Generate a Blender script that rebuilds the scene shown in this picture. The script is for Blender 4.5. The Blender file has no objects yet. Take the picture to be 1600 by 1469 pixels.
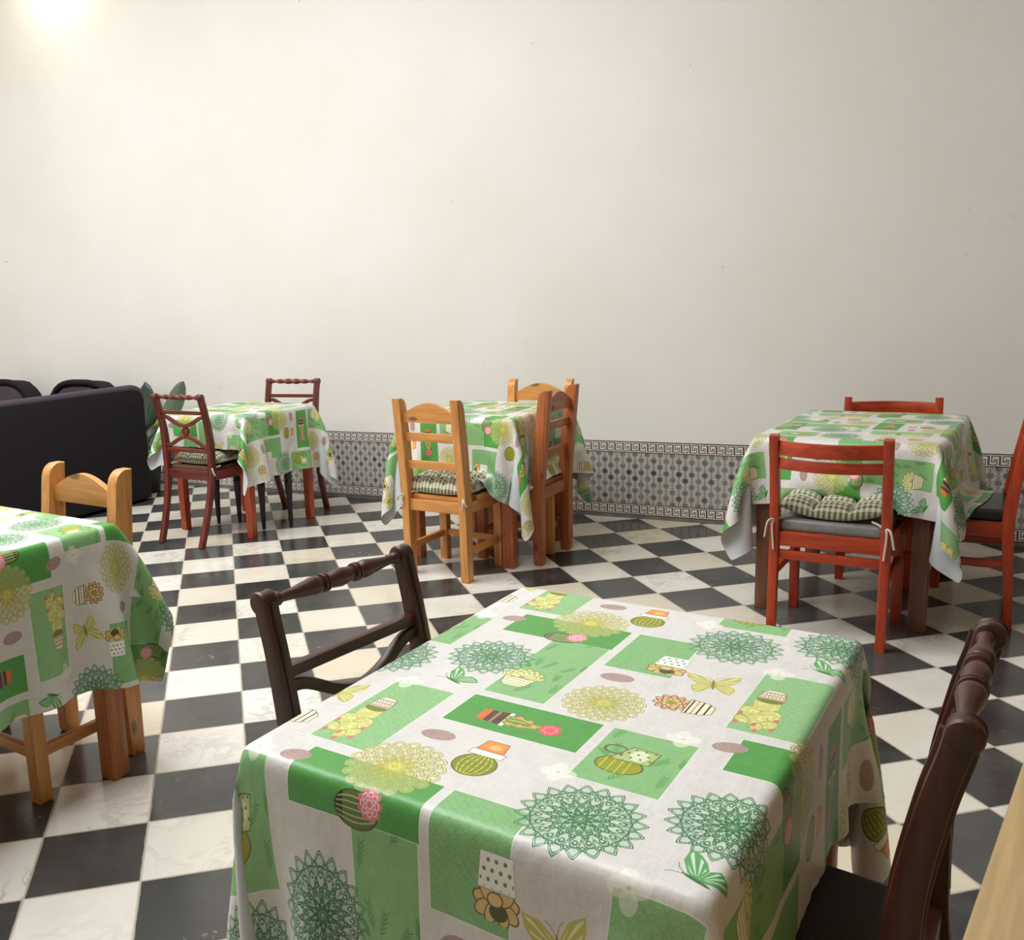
import bpy, bmesh, math
import numpy as np
from mathutils import Vector, Matrix

S = bpy.context.scene
COL = S.collection
PI = math.pi
R_ = math.radians

# ------------------------------------------------------------------ camera
CAM_C = (0.57241309, -2.18790047, 1.39138454)
CAM_R = ((0.97805034, -0.20417883, -0.04157581),
         (-0.07695227, -0.16851413, -0.98269087),
         (0.19363856, 0.96432048, -0.18052732))
cd = bpy.data.cameras.new('camera'); cam = bpy.data.objects.new('camera', cd); COL.objects.link(cam)
X, Y, Z = (Vector(r) for r in CAM_R)
m = Matrix((X, -Y, -Z)).transposed().to_4x4(); m.translation = Vector(CAM_C)
cam.matrix_world = m
cd.sensor_fit = 'HORIZONTAL'; cd.sensor_width = 36.0
cd.lens = 1449.22 / 1600 * 36
cd.shift_x = (800 - 647.23) / 1600
cd.clip_start = 0.05
S.camera = cam

# ------------------------------------------------------------------ light
vs = S.view_settings
vs.view_transform = 'Standard'; vs.look = 'None'; vs.gamma = 1.0; vs.use_curve_mapping = False
vs.exposure = -0.15
S.display_settings.display_device = 'sRGB'
try:
    S.cycles.use_denoising = True
    S.cycles.max_bounces = 6; S.cycles.diffuse_bounces = 4; S.cycles.glossy_bounces = 3
    S.cycles.sample_clamp_indirect = 6.0
except Exception:
    pass

WP = Vector((2.71442, 3.28160, 0.0))             # a point on the wall's foot
WD = Vector((0.76949, -0.63866, 0.0))            # along the wall, to the right
WN = Vector((-0.63866, -0.76949, 0.0))           # out of the wall, into the room
def wpt(s, t, z=0.0): return WP + WD * s + WN * t + Vector((0, 0, z))

ROOM_S0, ROOM_S1, ROOM_T, ROOM_H = -6.2, 4.2, 8.2, 4.7
SKY_S0, SKY_S1, SKY_T0, SKY_T1 = -4.9, 0.6, 2.2, 5.4   # the skylight opening

w = bpy.data.worlds.new('world'); S.world = w; w.use_nodes = True
bgn = w.node_tree.nodes['Background']; bgn.inputs[0].default_value = (0.80, 0.88, 1.0, 1); bgn.inputs[1].default_value = 0.6

def area_light(name, loc, direction, sx, sy, power, color, spread=180):
    l = bpy.data.lights.new(name, 'AREA'); l.shape = 'RECTANGLE'; l.size = sx; l.size_y = sy
    l.energy = power; l.color = color; l.spread = R_(spread)
    o = bpy.data.objects.new(name, l); COL.objects.link(o); o.location = loc
    zz = -Vector(direction).normalized(); xx = WD.copy()
    xx = (xx - zz * xx.dot(zz)).normalized(); yy = zz.cross(xx)
    mm = Matrix((xx, yy, zz)).transposed().to_4x4(); mm.translation = loc
    o.matrix_world = mm
    return o
area_light('skylight_daylight', wpt((SKY_S0 + SKY_S1) / 2, (SKY_T0 + SKY_T1) / 2, ROOM_H - 0.02), (0, 0, -1),
           SKY_S1 - SKY_S0, SKY_T1 - SKY_T0, 500, (0.97, 0.985, 1.0))
sp = bpy.data.lights.new('wall_spotlight', 'POINT'); sp.energy = 13.0; sp.color = (1.0, 0.90, 0.70); sp.shadow_soft_size = 0.07
so = bpy.data.objects.new('wall_spotlight', sp); COL.objects.link(so)
so.location = wpt(-4.12, 0.26, 4.0)

# ------------------------------------------------------------------ helpers
def srgb(r, g=None, b=None):
    if g is None: r, g, b = r
    f = lambda c: (c / 255 / 12.92) if c / 255 <= 0.04045 else ((c / 255 + 0.055) / 1.055) ** 2.4
    return (f(r), f(g), f(b), 1.0)

class NT:
    """small helper for building node materials"""
    def __init__(self, name):
        self.m = bpy.data.materials.new(name); self.m.use_nodes = True
        self.t = self.m.node_tree; self.t.nodes.clear()
        self.out = self.n('ShaderNodeOutputMaterial'); self.b = self.n('ShaderNodeBsdfPrincipled')
        self.t.links.new(self.b.outputs[0], self.out.inputs[0])
    def n(self, typ, **kw):
        nd = self.t.nodes.new(typ)
        for k, v in kw.items(): setattr(nd, k, v)
        return nd
    def put(self, inp, v):
        if hasattr(v, 'is_output') or isinstance(v, bpy.types.NodeSocket): self.t.links.new(v, inp)
        elif v is not None: inp.default_value = v
    def math(self, op, a, b=None, c=None, clamp=False):
        nd = self.n('ShaderNodeMath', operation=op); nd.use_clamp = clamp
        self.put(nd.inputs[0], a)
        if b is not None: self.put(nd.inputs[1], b)
        if c is not None: self.put(nd.inputs[2], c)
        return nd.outputs[0]
    def mix(self, f, a, b, blend='MIX'):
        nd = self.n('ShaderNodeMix', data_type='RGBA', blend_type=blend)
        self.put(nd.inputs[0], f); self.put(nd.inputs[6], a); self.put(nd.inputs[7], b)
        return nd.outputs[2]
    def coord(self, which='Object'): return self.n('ShaderNodeTexCoord').outputs[which]
    def mapping(self, v, loc=(0, 0, 0), rot=(0, 0, 0), scale=(1, 1, 1)):
        nd = self.n('ShaderNodeMapping'); self.put(nd.inputs[0], v)
        nd.inputs[1].default_value = loc; nd.inputs[2].default_value = rot; nd.inputs[3].default_value = scale
        return nd.outputs[0]
    def noise(self, v, scale, detail=3, rough=0.5, dist=0.0):
        nd = self.n('ShaderNodeTexNoise'); self.put(nd.inputs['Vector'], v)
        nd.inputs['Scale'].default_value = scale; nd.inputs['Detail'].default_value = detail
        nd.inputs['Roughness'].default_value = rough; nd.inputs['Distortion'].default_value = dist
        return nd.outputs[0]
    def ramp(self, f, stops, interp='LINEAR'):
        nd = self.n('ShaderNodeValToRGB'); self.put(nd.inputs[0], f); cr = nd.color_ramp; cr.interpolation = interp
        while len(cr.elements) < len(stops): cr.elements.new(0.5)
        for e, (p, c) in zip(cr.elements, stops):
            e.position = p; e.color = c if len(c) == 4 else (*c, 1)
        return nd.outputs[0]
    def sep(self, v):
        nd = self.n('ShaderNodeSeparateXYZ'); self.put(nd.inputs[0], v); return nd.outputs
    def comb(self, x, y, z=0.0):
        nd = self.n('ShaderNodeCombineXYZ')
        for i, q in enumerate((x, y, z)): self.put(nd.inputs[i], q)
        return nd.outputs[0]
    def maprange(self, v, a, b, c=0.0, d=1.0, smooth=False):
        nd = self.n('ShaderNodeMapRange'); nd.interpolation_type = 'SMOOTHSTEP' if smooth else 'LINEAR'
        self.put(nd.inputs[0], v)
        for i, q in enumerate((a, b, c, d)): self.put(nd.inputs[i + 1], q)
        return nd.outputs[0]
    def bump(self, h, strength=0.2, dist=0.01):
        nd = self.n('ShaderNodeBump'); nd.inputs['Strength'].default_value = strength; nd.inputs['Distance'].default_value = dist
        self.put(nd.inputs['Height'], h); self.t.links.new(nd.outputs[0], self.b.inputs['Normal'])
    def set(self, **kw):
        names = dict(color='Base Color', rough='Roughness', metal='Metallic', spec='Specular IOR Level', coat='Coat Weight', coat_rough='Coat Roughness', sheen='Sheen Weight')
        for k, v in kw.items(): self.put(self.b.inputs[names[k]], v)
        return self.m

def plain(name, rgb, rough=0.6, bump=0.0, scale=200, var=0.1, spec=0.5, sheen=0):
    t = NT(name); c = srgb(*rgb); no = t.noise(t.coord(), scale, 3)
    dark = tuple(x * (1 - var) for x in c[:3]) + (1,); lite = tuple(min(1, x * (1 + var)) for x in c[:3]) + (1,)
    t.set(color=t.mix(no, dark, lite), rough=rough, spec=spec, sheen=sheen)
    if bump: t.bump(no, bump, 0.002)
    return t.m

def wood(name, base, dark, axis='z', rough=0.4, knots=False, coat=0.25):
    t = NT(name); v = t.coord()
    sc = {'x': (1.2, 18, 18), 'y': (18, 1.2, 18), 'z': (18, 18, 1.2)}[axis]
    mv = t.mapping(v, scale=sc)
    n1 = t.noise(mv, 1.6, 4, 0.6, 1.2); n2 = t.noise(mv, 9.0, 3, 0.6)
    g = t.math('ADD', t.math('MULTIPLY', n1, 0.7), t.math('MULTIPLY', n2, 0.3))
    c = t.ramp(g, [(0.34, srgb(*dark)), (0.56, srgb(*base)), (0.75, srgb(*[min(255, q * 1.12) for q in base]))])
    if knots:
        vo = t.n('ShaderNodeTexVoronoi'); t.put(vo.inputs['Vector'], t.mapping(v, scale={'x': (4, 9, 9), 'y': (9, 4, 9), 'z': (9, 9, 4)}[axis]))
        vo.inputs['Scale'].default_value = 1.0
        k = t.maprange(vo.outputs['Distance'], 0.07, 0.15, 1.0, 0.0, True)
        c = t.mix(t.math('MULTIPLY', k, 0.75), c, srgb(*[q * 0.42 for q in base]))
    t.set(color=c, rough=t.maprange(n2, 0.2, 0.8, rough - 0.06, rough + 0.1), coat=coat, coat_rough=0.25)
    t.bump(g, 0.12, 0.002)
    return t.m

def finish(bm, name, mat, parent=None, smooth=30, loc=None, rotz=None, subsurf=0):
    me = bpy.data.meshes.new(name)
    bmesh.ops.recalc_face_normals(bm, faces=bm.faces[:])
    bm.to_mesh(me); bm.free()
    me.materials.append(mat)
    o = bpy.data.objects.new(name, me); COL.objects.link(o)
    if parent: o.parent = parent
    if loc is not None: o.location = loc
    if rotz is not None: o.rotation_euler = (0, 0, rotz)
    if smooth is not None:
        me.polygons.foreach_set('use_smooth', [True] * len(me.polygons))
        me.set_sharp_from_angle(angle=R_(smooth))
    if subsurf:
        md = o.modifiers.new('sub', 'SUBSURF'); md.levels = subsurf; md.render_levels = subsurf
    return o

def tag(o, label, cat=None, group=None, kind=None):
    if label: o['label'] = label
    if cat: o['category'] = cat
    if group: o['group'] = group
    if kind: o['kind'] = kind
    return o
def empty(name, loc, rotz, label, cat, group=None):
    o = bpy.data.objects.new(name, None); COL.objects.link(o); o.location = loc; o.rotation_euler = (0, 0, rotz)
    o.empty_display_size = 0.1
    return tag(o, label, cat, group)

def box(bm, c, s, bev=0.0, rot=None, seg=2, taper=None):
    """box centred at c with size s; taper=(fx,fy) scales the bottom"""
    r = bmesh.ops.create_cube(bm, size=1.0); vs_ = r['verts']
    for v in vs_:
        k = (taper if (taper and v.co.z < 0) else (1, 1))
        v.co = Vector((v.co.x * s[0] * k[0], v.co.y * s[1] * k[1], v.co.z * s[2]))
    if bev:
        es = list({e for v in vs_ for e in v.link_edges})
        rr = bmesh.ops.bevel(bm, geom=es, offset=bev, segments=seg, affect='EDGES', profile=0.6)
        vs_ = list({v for f in rr['faces'] for v in f.verts} | {v for v in vs_ if v.is_valid})
    M = Matrix.Translation(Vector(c)) @ (rot.to_4x4() if rot else Matrix())
    bmesh.ops.transform(bm, matrix=M, verts=vs_)
    return vs_

def prism(bm, pts, axis, a, b, bev=0.0):
    """extrude the 2D outline pts; axis 'x': pts are (y,z), 'y': (x,z), 'z': (x,y)"""
    def P(p, h):
        return {'x': (h, p[0], p[1]), 'y': (p[0], h, p[1]), 'z': (p[0], p[1], h)}[axis]
    lo = [bm.verts.new(P(p, a)) for p in pts]; hi = [bm.verts.new(P(p, b)) for p in pts]
    fs = [bm.faces.new(lo), bm.faces.new(hi[::-1])]
    n = len(pts)
    for i in range(n): fs.append(bm.faces.new((lo[i], hi[i], hi[(i + 1) % n], lo[(i + 1) % n])))
    if bev:
        es = list(set(fs[0].edges) | set(fs[1].edges))
        bmesh.ops.bevel(bm, geom=es, offset=bev, segments=2, affect='EDGES', profile=0.6)

def lathe(bm, prof, seg=20, M=None):
    """prof: list of (r, z) along z"""
    M = M or Matrix(); rings = []
    for r, z in prof:
        rings.append([bm.verts.new(M @ Vector((r * math.cos(2 * PI * k / seg), r * math.sin(2 * PI * k / seg), z))) for k in range(seg)])
    for a, b in zip(rings, rings[1:]):
        for k in range(seg): bm.faces.new((a[k], a[(k + 1) % seg], b[(k + 1) % seg], b[k]))
    bm.faces.new(rings[0][::-1]); bm.faces.new(rings[-1])

def catmull(P, n):
    P = [Vector(p) for p in P]; Q = [P[0] * 2 - P[1]] + P + [P[-1] * 2 - P[-2]]; out = []
    for i in range(1, len(Q) - 2):
        for k in range(n):
            t = k / n; a, b, c, d = Q[i - 1:i + 3]
            out.append(0.5 * ((2 * b) + (c - a) * t + (2 * a - 5 * b + 4 * c - d) * t * t + (3 * b - a - 3 * c + d) * t ** 3))
    out.append(P[-1]); return out

def sweep(bm, path, ax, w_, h_, rnd=0.25, n=None):
    """sweep a rounded rectangular section: w_ along the fixed axis ax, h_ across it (numbers or lists)"""
    path = [Vector(p) for p in path]; ax = Vector(ax).normalized(); N = len(path)
    W = w_ if isinstance(w_, (list, tuple)) else [w_] * N; H = h_ if isinstance(h_, (list, tuple)) else [h_] * N
    rings = []
    for i, p in enumerate(path):
        t = (path[min(i + 1, N - 1)] - path[max(i - 1, 0)]).normalized()
        nn = t.cross(ax).normalized(); a2 = nn.cross(t).normalized()
        hw, hh = W[i] / 2, H[i] / 2; c = rnd * min(hw, hh); k = c * 0.3
        sec = [(hw, hh - c), (hw - k, hh - k), (hw - c, hh), (-hw + c, hh), (-hw + k, hh - k), (-hw, hh - c),
               (-hw, -hh + c), (-hw + k, -hh + k), (-hw + c, -hh), (hw - c, -hh), (hw - k, -hh + k), (hw, -hh + c)]
        rings.append([bm.verts.new(p + a2 * x + nn * y) for x, y in sec])
    m_ = len(rings[0])
    for a, b in zip(rings, rings[1:]):
        for k in range(m_): bm.faces.new((a[k], a[(k + 1) % m_], b[(k + 1) % m_], b[k]))
    bm.faces.new(rings[0][::-1]); bm.faces.new(rings[-1])

def tube(bm, path, r, seg=8, cap=True):
    path = [Vector(p) for p in path]; N = len(path); rings = []
    prev = None
    for i, p in enumerate(path):
        t = (path[min(i + 1, N - 1)] - path[max(i - 1, 0)]).normalized()
        if prev is None:
            prev = t.orthogonal().normalized()
        nn = (prev - t * prev.dot(t)).normalized(); prev = nn; b = t.cross(nn)
        rr = r[i] if isinstance(r, (list, tuple)) else r
        rings.append([bm.verts.new(p + (nn * math.cos(2 * PI * k / seg) + b * math.sin(2 * PI * k / seg)) * rr) for k in range(seg)])
    for a, b in zip(rings, rings[1:]):
        for k in range(seg): bm.faces.new((a[k], a[(k + 1) % seg], b[(k + 1) % seg], b[k]))
    if cap: bm.faces.new(rings[0][::-1]); bm.faces.new(rings[-1])

AX_X = Matrix.Rotation(PI / 2, 4, 'Y')     # lathe z axis -> x axis

# ------------------------------------------------------------------ painting helper for printed patterns
class Canvas:
    def __init__(self, wcm, hcm, ppc, base):
        self.W, self.H = int(round(wcm * ppc)), int(round(hcm * ppc)); self.p = ppc
        self.a = np.empty((self.H, self.W, 3), np.float32); self.a[:] = np.array(base, np.float32)
        self.copies = [(0.0, 0.0)]
    def put(self, cu, cv, hw, hh, fn, rot=0.0, flip=1):
        p = self.p; r = math.hypot(hw, hh) if rot else None
        bw, bh = (r, r) if rot else (hw, hh)
        for du, dv in self.copies:
            x0, x1 = int(math.floor((cu + du - bw) * p)), int(math.ceil((cu + du + bw) * p))
            y0, y1 = int(math.floor((cv + dv - bh) * p)), int(math.ceil((cv + dv + bh) * p))
            xs = np.arange(x0, x1); ys = np.arange(y0, y1)
            X_ = ((xs + .5) / p - cu - du)[None, :].astype(np.float32) + np.zeros((len(ys), 1), np.float32)
            Y_ = ((ys + .5) / p - cv - dv)[:, None].astype(np.float32) + np.zeros((1, len(xs)), np.float32)
            c, s = math.cos(rot), math.sin(rot)
            X2, Y2 = (X_ * c + Y_ * s) * flip, -X_ * s + Y_ * c
            ix = np.ix_(ys % self.H, xs % self.W)
            cur = self.a[ix]
            for col, al in fn(X2, Y2, self.aa):
                al = np.clip(al, 0, 1)[..., None]
                cur = cur * (1 - al) + np.array(col, np.float32) / 255.0 * al
            self.a[ix] = cur
    def aa(self, d, w=0.0):
        """coverage of d<w"""
        return np.clip((w - d) * self.p + 0.5, 0, 1)
    def image(self, name):
        im = bpy.data.images.new(name, self.W, self.H)
        px = np.ones((self.H, self.W, 4), np.float32); px[..., :3] = np.clip(self.a, 0, 1)
        im.pixels.foreach_set(px.ravel()); im.update(); im.pack()
        return im

def sd_poly(X_, Y_, pts):
    pts = np.array(pts, np.float32); d = np.full(X_.shape, 1e9, np.float32); ins = np.zeros(X_.shape, bool)
    for (ax, ay), (bx, by) in zip(pts, np.roll(pts, -1, 0)):
        ex, ey = bx - ax, by - ay; px_, py_ = X_ - ax, Y_ - ay
        t = np.clip((px_ * ex + py_ * ey) / max(ex * ex + ey * ey, 1e-9), 0, 1)
        d = np.minimum(d, (px_ - ex * t) ** 2 + (py_ - ey * t) ** 2)
        if abs(ey) > 1e-9: ins ^= ((ay > Y_) != (by > Y_)) & (X_ < ex * (Y_ - ay) / ey + ax)
    d = np.sqrt(d); return np.where(ins, -d, d)
def sd_line(X_, Y_, pts):
    d = np.full(X_.shape, 1e9, np.float32)
    for (ax, ay), (bx, by) in zip(pts, pts[1:]):
        ex, ey = bx - ax, by - ay; px_, py_ = X_ - ax, Y_ - ay
        t = np.clip((px_ * ex + py_ * ey) / max(ex * ex + ey * ey, 1e-9), 0, 1)
        d = np.minimum(d, (px_ - ex * t) ** 2 + (py_ - ey * t) ** 2)
    return np.sqrt(d)
def sd_ell(X_, Y_, cx, cy, rx, ry, rot=0):
    c, s = math.cos(rot), math.sin(rot); x = (X_ - cx) * c + (Y_ - cy) * s; y = -(X_ - cx) * s + (Y_ - cy) * c
    k = np.sqrt((x / rx) ** 2 + (y / ry) ** 2); return (k - 1) * min(rx, ry)
def hash2(a, b): return np.modf(np.abs(np.sin(a * 127.1 + b * 311.7) * 43758.5453))[0]
def vnoise(x, y):
    xi, yi = np.floor(x), np.floor(y); fx, fy = x - xi, y - yi; fx = fx * fx * (3 - 2 * fx); fy = fy * fy * (3 - 2 * fy)
    return (hash2(xi, yi) * (1 - fx) + hash2(xi + 1, yi) * fx) * (1 - fy) + (hash2(xi, yi + 1) * (1 - fx) + hash2(xi + 1, yi + 1) * fx) * fy

# ------------------------------------------------------------------ the oilcloth print (cm; repeats every 52 x 65 with a half drop)
G_LIGHT, G_MID, G_BRIGHT = (150, 196, 136), (138, 188, 124), (84, 158, 72)
def rect_fn(hw, hh, col, deco=None, dcol=None):
    def fn(X_, Y_, aa):
        d = np.maximum(np.abs(X_) - hw, np.abs(Y_) - hh)
        inside = aa(d)
        yield (236, 236, 228), aa(d, 0.14) * 0.75
        yield col, inside
        n = vnoise(X_ * 3, Y_ * 3)
        yield tuple(c * 0.86 for c in col), inside * n * 0.35
        if deco == 'crackle':                       # little rings
            gx, gy = X_ / 1.5, Y_ / 1.5
            for ox, oy in ((0, 0), (.5, .5), (.23, .71)):
                ux, uy = gx + ox, gy + oy; cx, cy = np.floor(ux), np.floor(uy)
                r = np.hypot(ux - cx - .5 + (hash2(cx, cy) - .5) * .4, uy - cy - .5 + (hash2(cy, cx) - .5) * .4) * 1.5
                yield dcol, aa(np.abs(r - 0.62 - .2 * hash2(cx + 3, cy)), 0.025) * inside * 0.45
        if deco == 'bamboo':
            rng = np.random.RandomState(7)
            for k in range(int(hw * hh / 9) + 3):
                x0, y0, a0 = rng.uniform(-hw, hw), rng.uniform(-hh, hh), rng.uniform(0.6, 2.4)
                L = rng.uniform(2.4, 4.0); dx, dy = math.cos(a0), math.sin(a0)
                yield dcol, aa(sd_line(X_, Y_, [(x0, y0), (x0 + dx * L, y0 + dy * L)]), 0.035) * inside * 0.7
                for q in range(5):
                    bx, by = x0 + dx * L * (q + 1) / 5.5, y0 + dy * L * (q + 1) / 5.5
                    for sg in (-1, 1):
                        a1 = a0 + sg * 0.6; ex, ey = bx + math.cos(a1) * .5, by + math.sin(a1) * .5
                        yield dcol, aa(sd_ell(X_, Y_, ex, ey, .55, .1, a1)) * inside * 0.7
    return fn

def petals(r, th, n, r0, r1, ph=0.0, sharp=1.0, width=1.0):
    """signed 'distance' to a ring of n petals reaching from r0 to r1 (negative inside)"""
    q = 2 * PI / n; a = np.abs(((th + ph) / q + 0.5) % 1.0 - 0.5) * 2          # 0 on the axis, 1 between
    a = a / width
    tip = r0 + (r1 - r0) * (np.clip(1 - a ** 2.4, 0, 1) ** .55 if sharp > 1 else np.clip(1 - a ** 1.2, 0, 1))
    return (r - tip) * 0.75
def mandala(R, line, fill, core, pointed=True, wl=0.15):
    def fn(X_, Y_, aa):
        r = np.hypot(X_, Y_); th = np.arctan2(Y_, X_); n = 16
        out = petals(r, th, 20 if pointed else 18, R * .82, R, 0, 1 if pointed else 3)
        yield fill, aa(out) * 0.5
        yield core, aa(out) * np.clip(1 - r / (R * .5), 0, 1) * (0.55 if pointed else 0.85)
        L = np.maximum(aa(np.abs(out), wl * .55), aa(np.abs(out + .32), wl * .45))
        n = 20 if pointed else 18
        for i, (r0, r1) in enumerate(((.66, .90), (.50, .76), (.37, .58), (.25, .43), (.15, .30), (.05, .17))):
            k = n if i < 2 else (n - 4 if i < 4 else 10)
            d = petals(r, th, k, r0 * R, r1 * R, (PI / k) * ((i + 1) % 2), 1 if (pointed and i % 2 == 0) else 3)
            q = 2 * PI / k; al = (((th + (PI / k) * ((i + 1) % 2)) / q + .5) % 1.0 - .5) * q * r
            own = aa(np.abs(d), wl * .6)
            s_ = R * (r1 - r0)
            if s_ > .9:
                own = np.maximum(own, aa(np.abs(d + .26 * s_), wl * .42))
                eye = np.hypot(al, (r - (r0 + .50 * (r1 - r0)) * R) * .62) - .12 * s_
                own = np.maximum(own, aa(np.abs(eye), wl * .42))
                ht = np.abs(((th * k * 3.5 / PI) + .5) % 1.0 - .5) / (k * 3.5 / PI) * r
                own = np.maximum(own, aa(ht, wl * .28) * ((d < -.05 * s_) & (d > -.26 * s_)))
            inside = aa(d)
            L = np.maximum(L * (1 - inside), own)
        L = np.maximum(L, aa(np.abs(r - .05 * R), wl * .5))
        yield line, L * aa(out, 0.05)
    return fn
def oval(rx, ry, rot=0):
    def fn(X_, Y_, aa):
        d = sd_ell(X_, Y_, 0, 0, rx, ry, rot)
        yield (176, 148, 140), aa(d) * .95
        yield (150, 118, 112), aa(d) * (np.sin((X_ * .4 + Y_) * 9 + vnoise(X_ * 2, Y_ * 2) * 5) > .5) * .45
        yield (150, 120, 115), aa(np.abs(d), .04) * .6
    return fn
def cactus_opuntia(X_, Y_, aa):        # pot at +y, pads towards -y
    pads = [(0, 2.2, 2.0, 2.6, 0), (-1.6, -1.2, 1.5, 1.9, .5), (1.2, -1.6, 1.6, 2.0, -.4), (0, -3.6, 1.5, 2.1, 0), (-2.0, -4.3, 1.0, 1.4, .7), (1.9, -4.6, 1.1, 1.5, -.6), (0.5, -6.0, .9, 1.3, 0)]
    for x, y, a, b, r in pads:
        d = sd_ell(X_, Y_, x, y, a, b, r)
        yield (206, 204, 120), aa(d); yield (150, 150, 60), aa(np.abs(d), .05)
        yield (240, 236, 180), aa(d) * (hash2(np.floor(X_ * 2.2), np.floor(Y_ * 2.2)) > .8) * .7
    for x, y in ((-2.6, -5.6), (2.7, -6.0), (.6, -7.3), (-2.8, -2.2), (2.6, -2.8), (0, -5.4)):
        yield (205, 120, 105), aa(sd_ell(X_, Y_, x, y, .38, .6))
    yield (120, 130, 45), aa(sd_ell(X_, Y_, 0, 4.0, 2.0, 1.2))
    pot = sd_poly(X_, Y_, [(-2.1, 4.4), (2.1, 4.4), (1.7, 7.2), (1.0, 7.9), (-1.0, 7.9), (-1.7, 7.2)])
    yield (236, 226, 196), aa(pot)
    for yy in (4.8, 5.9, 7.0): yield (90, 50, 45), aa(np.maximum(pot, np.abs(Y_ - yy) - .1))
    for yy in (5.35, 6.5): yield (90, 50, 45), aa(np.maximum(pot, np.hypot(((X_ / .55 + .5) % 1 - .5) * .55, Y_ - yy) - .14))
    yield (120, 80, 50), aa(np.abs(pot), .05)
def barrel_pot(X_, Y_, aa):            # cactus at -y, orange pot at +y
    d = sd_ell(X_, Y_, 0, -2.2, 3.2, 3.0)
    yield (132, 140, 44), aa(d)
    for k in (-2.2, -1.3, -.4, .5, 1.4, 2.3):
        yield (226, 214, 90), aa(np.maximum(d, np.abs(X_ - k * (1 - ((Y_ + 2.2) / 4) ** 2)) - .09)) * (.5 + .5 * (np.sin(Y_ * 5 + k) > 0))
    yield (80, 92, 30), aa(np.abs(d), .08)
    rim = np.maximum(np.abs(X_) - 2.7, np.abs(Y_ - 1.3) - .75); yield (240, 234, 224), aa(rim); yield (110, 90, 50), aa(np.abs(rim), .05)
    pot = sd_poly(X_, Y_, [(-2.2, 2.1), (2.2, 2.1), (1.7, 5.0), (-1.7, 5.0)])
    yield (228, 150, 70), aa(pot); yield (245, 205, 150), aa(sd_ell(X_, Y_, .3, 3.4, 1.0, .7)) * .6; yield (150, 80, 40), aa(np.abs(pot), .06)
def pink_lying(X_, Y_, aa):            # barrel cactus with a pink flower, lying along x
    d = sd_ell(X_, Y_, 0.4, 0, 3.6, 2.3)
    yield (96, 118, 60), aa(d)
    yield (54, 44, 26), aa(np.maximum(d, X_ + 1.8))
    for k in (-1.5, -.8, 0, .8, 1.5): yield (206, 214, 150), aa(np.maximum(d, np.abs(Y_ - k * (1 - (X_ / 5) ** 2)) - .1)) * .8
    yield (50, 60, 28), aa(np.abs(d), .07)
    r = np.hypot(X_ - 2.8, Y_ - 1.2); th = np.arctan2(Y_ - 1.2, X_ - 2.8)
    f = petals(r, th, 9, 1.2, 2.1, 0, 3); yield (226, 120, 140), aa(f)
    for rr, ph in ((1.5, 0), (1.0, .3), (.55, 0)):
        g = petals(r, th, 8, rr * .6, rr, ph, 3); yield (250, 205, 205), aa(np.abs(g), .09)
def tall_pink(X_, Y_, aa):             # lying along x: orange rimmed pot at -x, stems, pink ball at +x
    pot = np.maximum(np.abs(X_ + 4.6) - 2.2, np.abs(Y_) - 1.9 + (X_ + 4.6) * -.12)
    yield (92, 62, 44), aa(pot); yield (220, 112, 48), aa(np.maximum(pot, X_ + 5.4)); yield (150, 140, 110), aa(np.maximum(pot, np.abs(X_ + 4.1) - .25))
    yield (240, 236, 226), aa(np.maximum(np.abs(X_ + 2.1) - .35, np.abs(Y_) - 2.3))
    for y0, y1, L, w_ in ((-.9, -1.2, 4.5, .55), (0.1, .3, 6.0, .6), (1.0, 1.2, 3.4, .5)):
        d = sd_line(X_, Y_, [(-1.8, y0), (-1.8 + L * .5, y1), (-1.8 + L, y0 * .6)])
        yield (128, 146, 60), aa(d, w_); yield (220, 214, 120), aa(d, .1)
    for x, y in ((-1.2, -1.2), (-.6, 1.4), (.6, -1.0), (1.4, .9), (2.6, -.3)): yield (232, 160, 110), aa(sd_ell(X_, Y_, x, y, .5, .45))
    r = np.hypot(X_ - 5.2, Y_); th = np.arctan2(Y_, X_ - 5.2)
    yield (224, 92, 110), aa(petals(r, th, 12, 1.3, 1.75, 0, 3)); yield (246, 160, 150), aa(np.abs(petals(r, th, 7, .5, 1.1, 0, 3)), .08)
def succulent(X_, Y_, aa):             # pot at -y, pale rosette above
    pot = sd_poly(X_, Y_, [(-2.8, -.6), (2.8, -.6), (2.3, -3.2), (1.5, -4.0), (-1.5, -4.0), (-2.3, -3.2)])
    yield (236, 230, 196), aa(pot)
    for k in (-1.4, -2.3, -3.2): yield (150, 140, 70), aa(np.maximum(pot, np.abs(Y_ - k + X_ * X_ * .03) - .07))
    yield (110, 110, 50), aa(np.abs(pot), .06)
    for k, (L, w_) in enumerate(((4.2, .8), (3.6, .8), (2.8, .7))):
        for a in np.linspace(.25 + k * .12, PI - .25 - k * .12, 7 - k):
            cx, cy = math.cos(a) * L * .55, math.sin(a) * L * .5 - .4
            d = sd_ell(X_, Y_, cx, cy, L * .42, w_, a); yield (222, 222, 158), aa(d); yield (140, 146, 70), aa(np.abs(d), .06)
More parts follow.
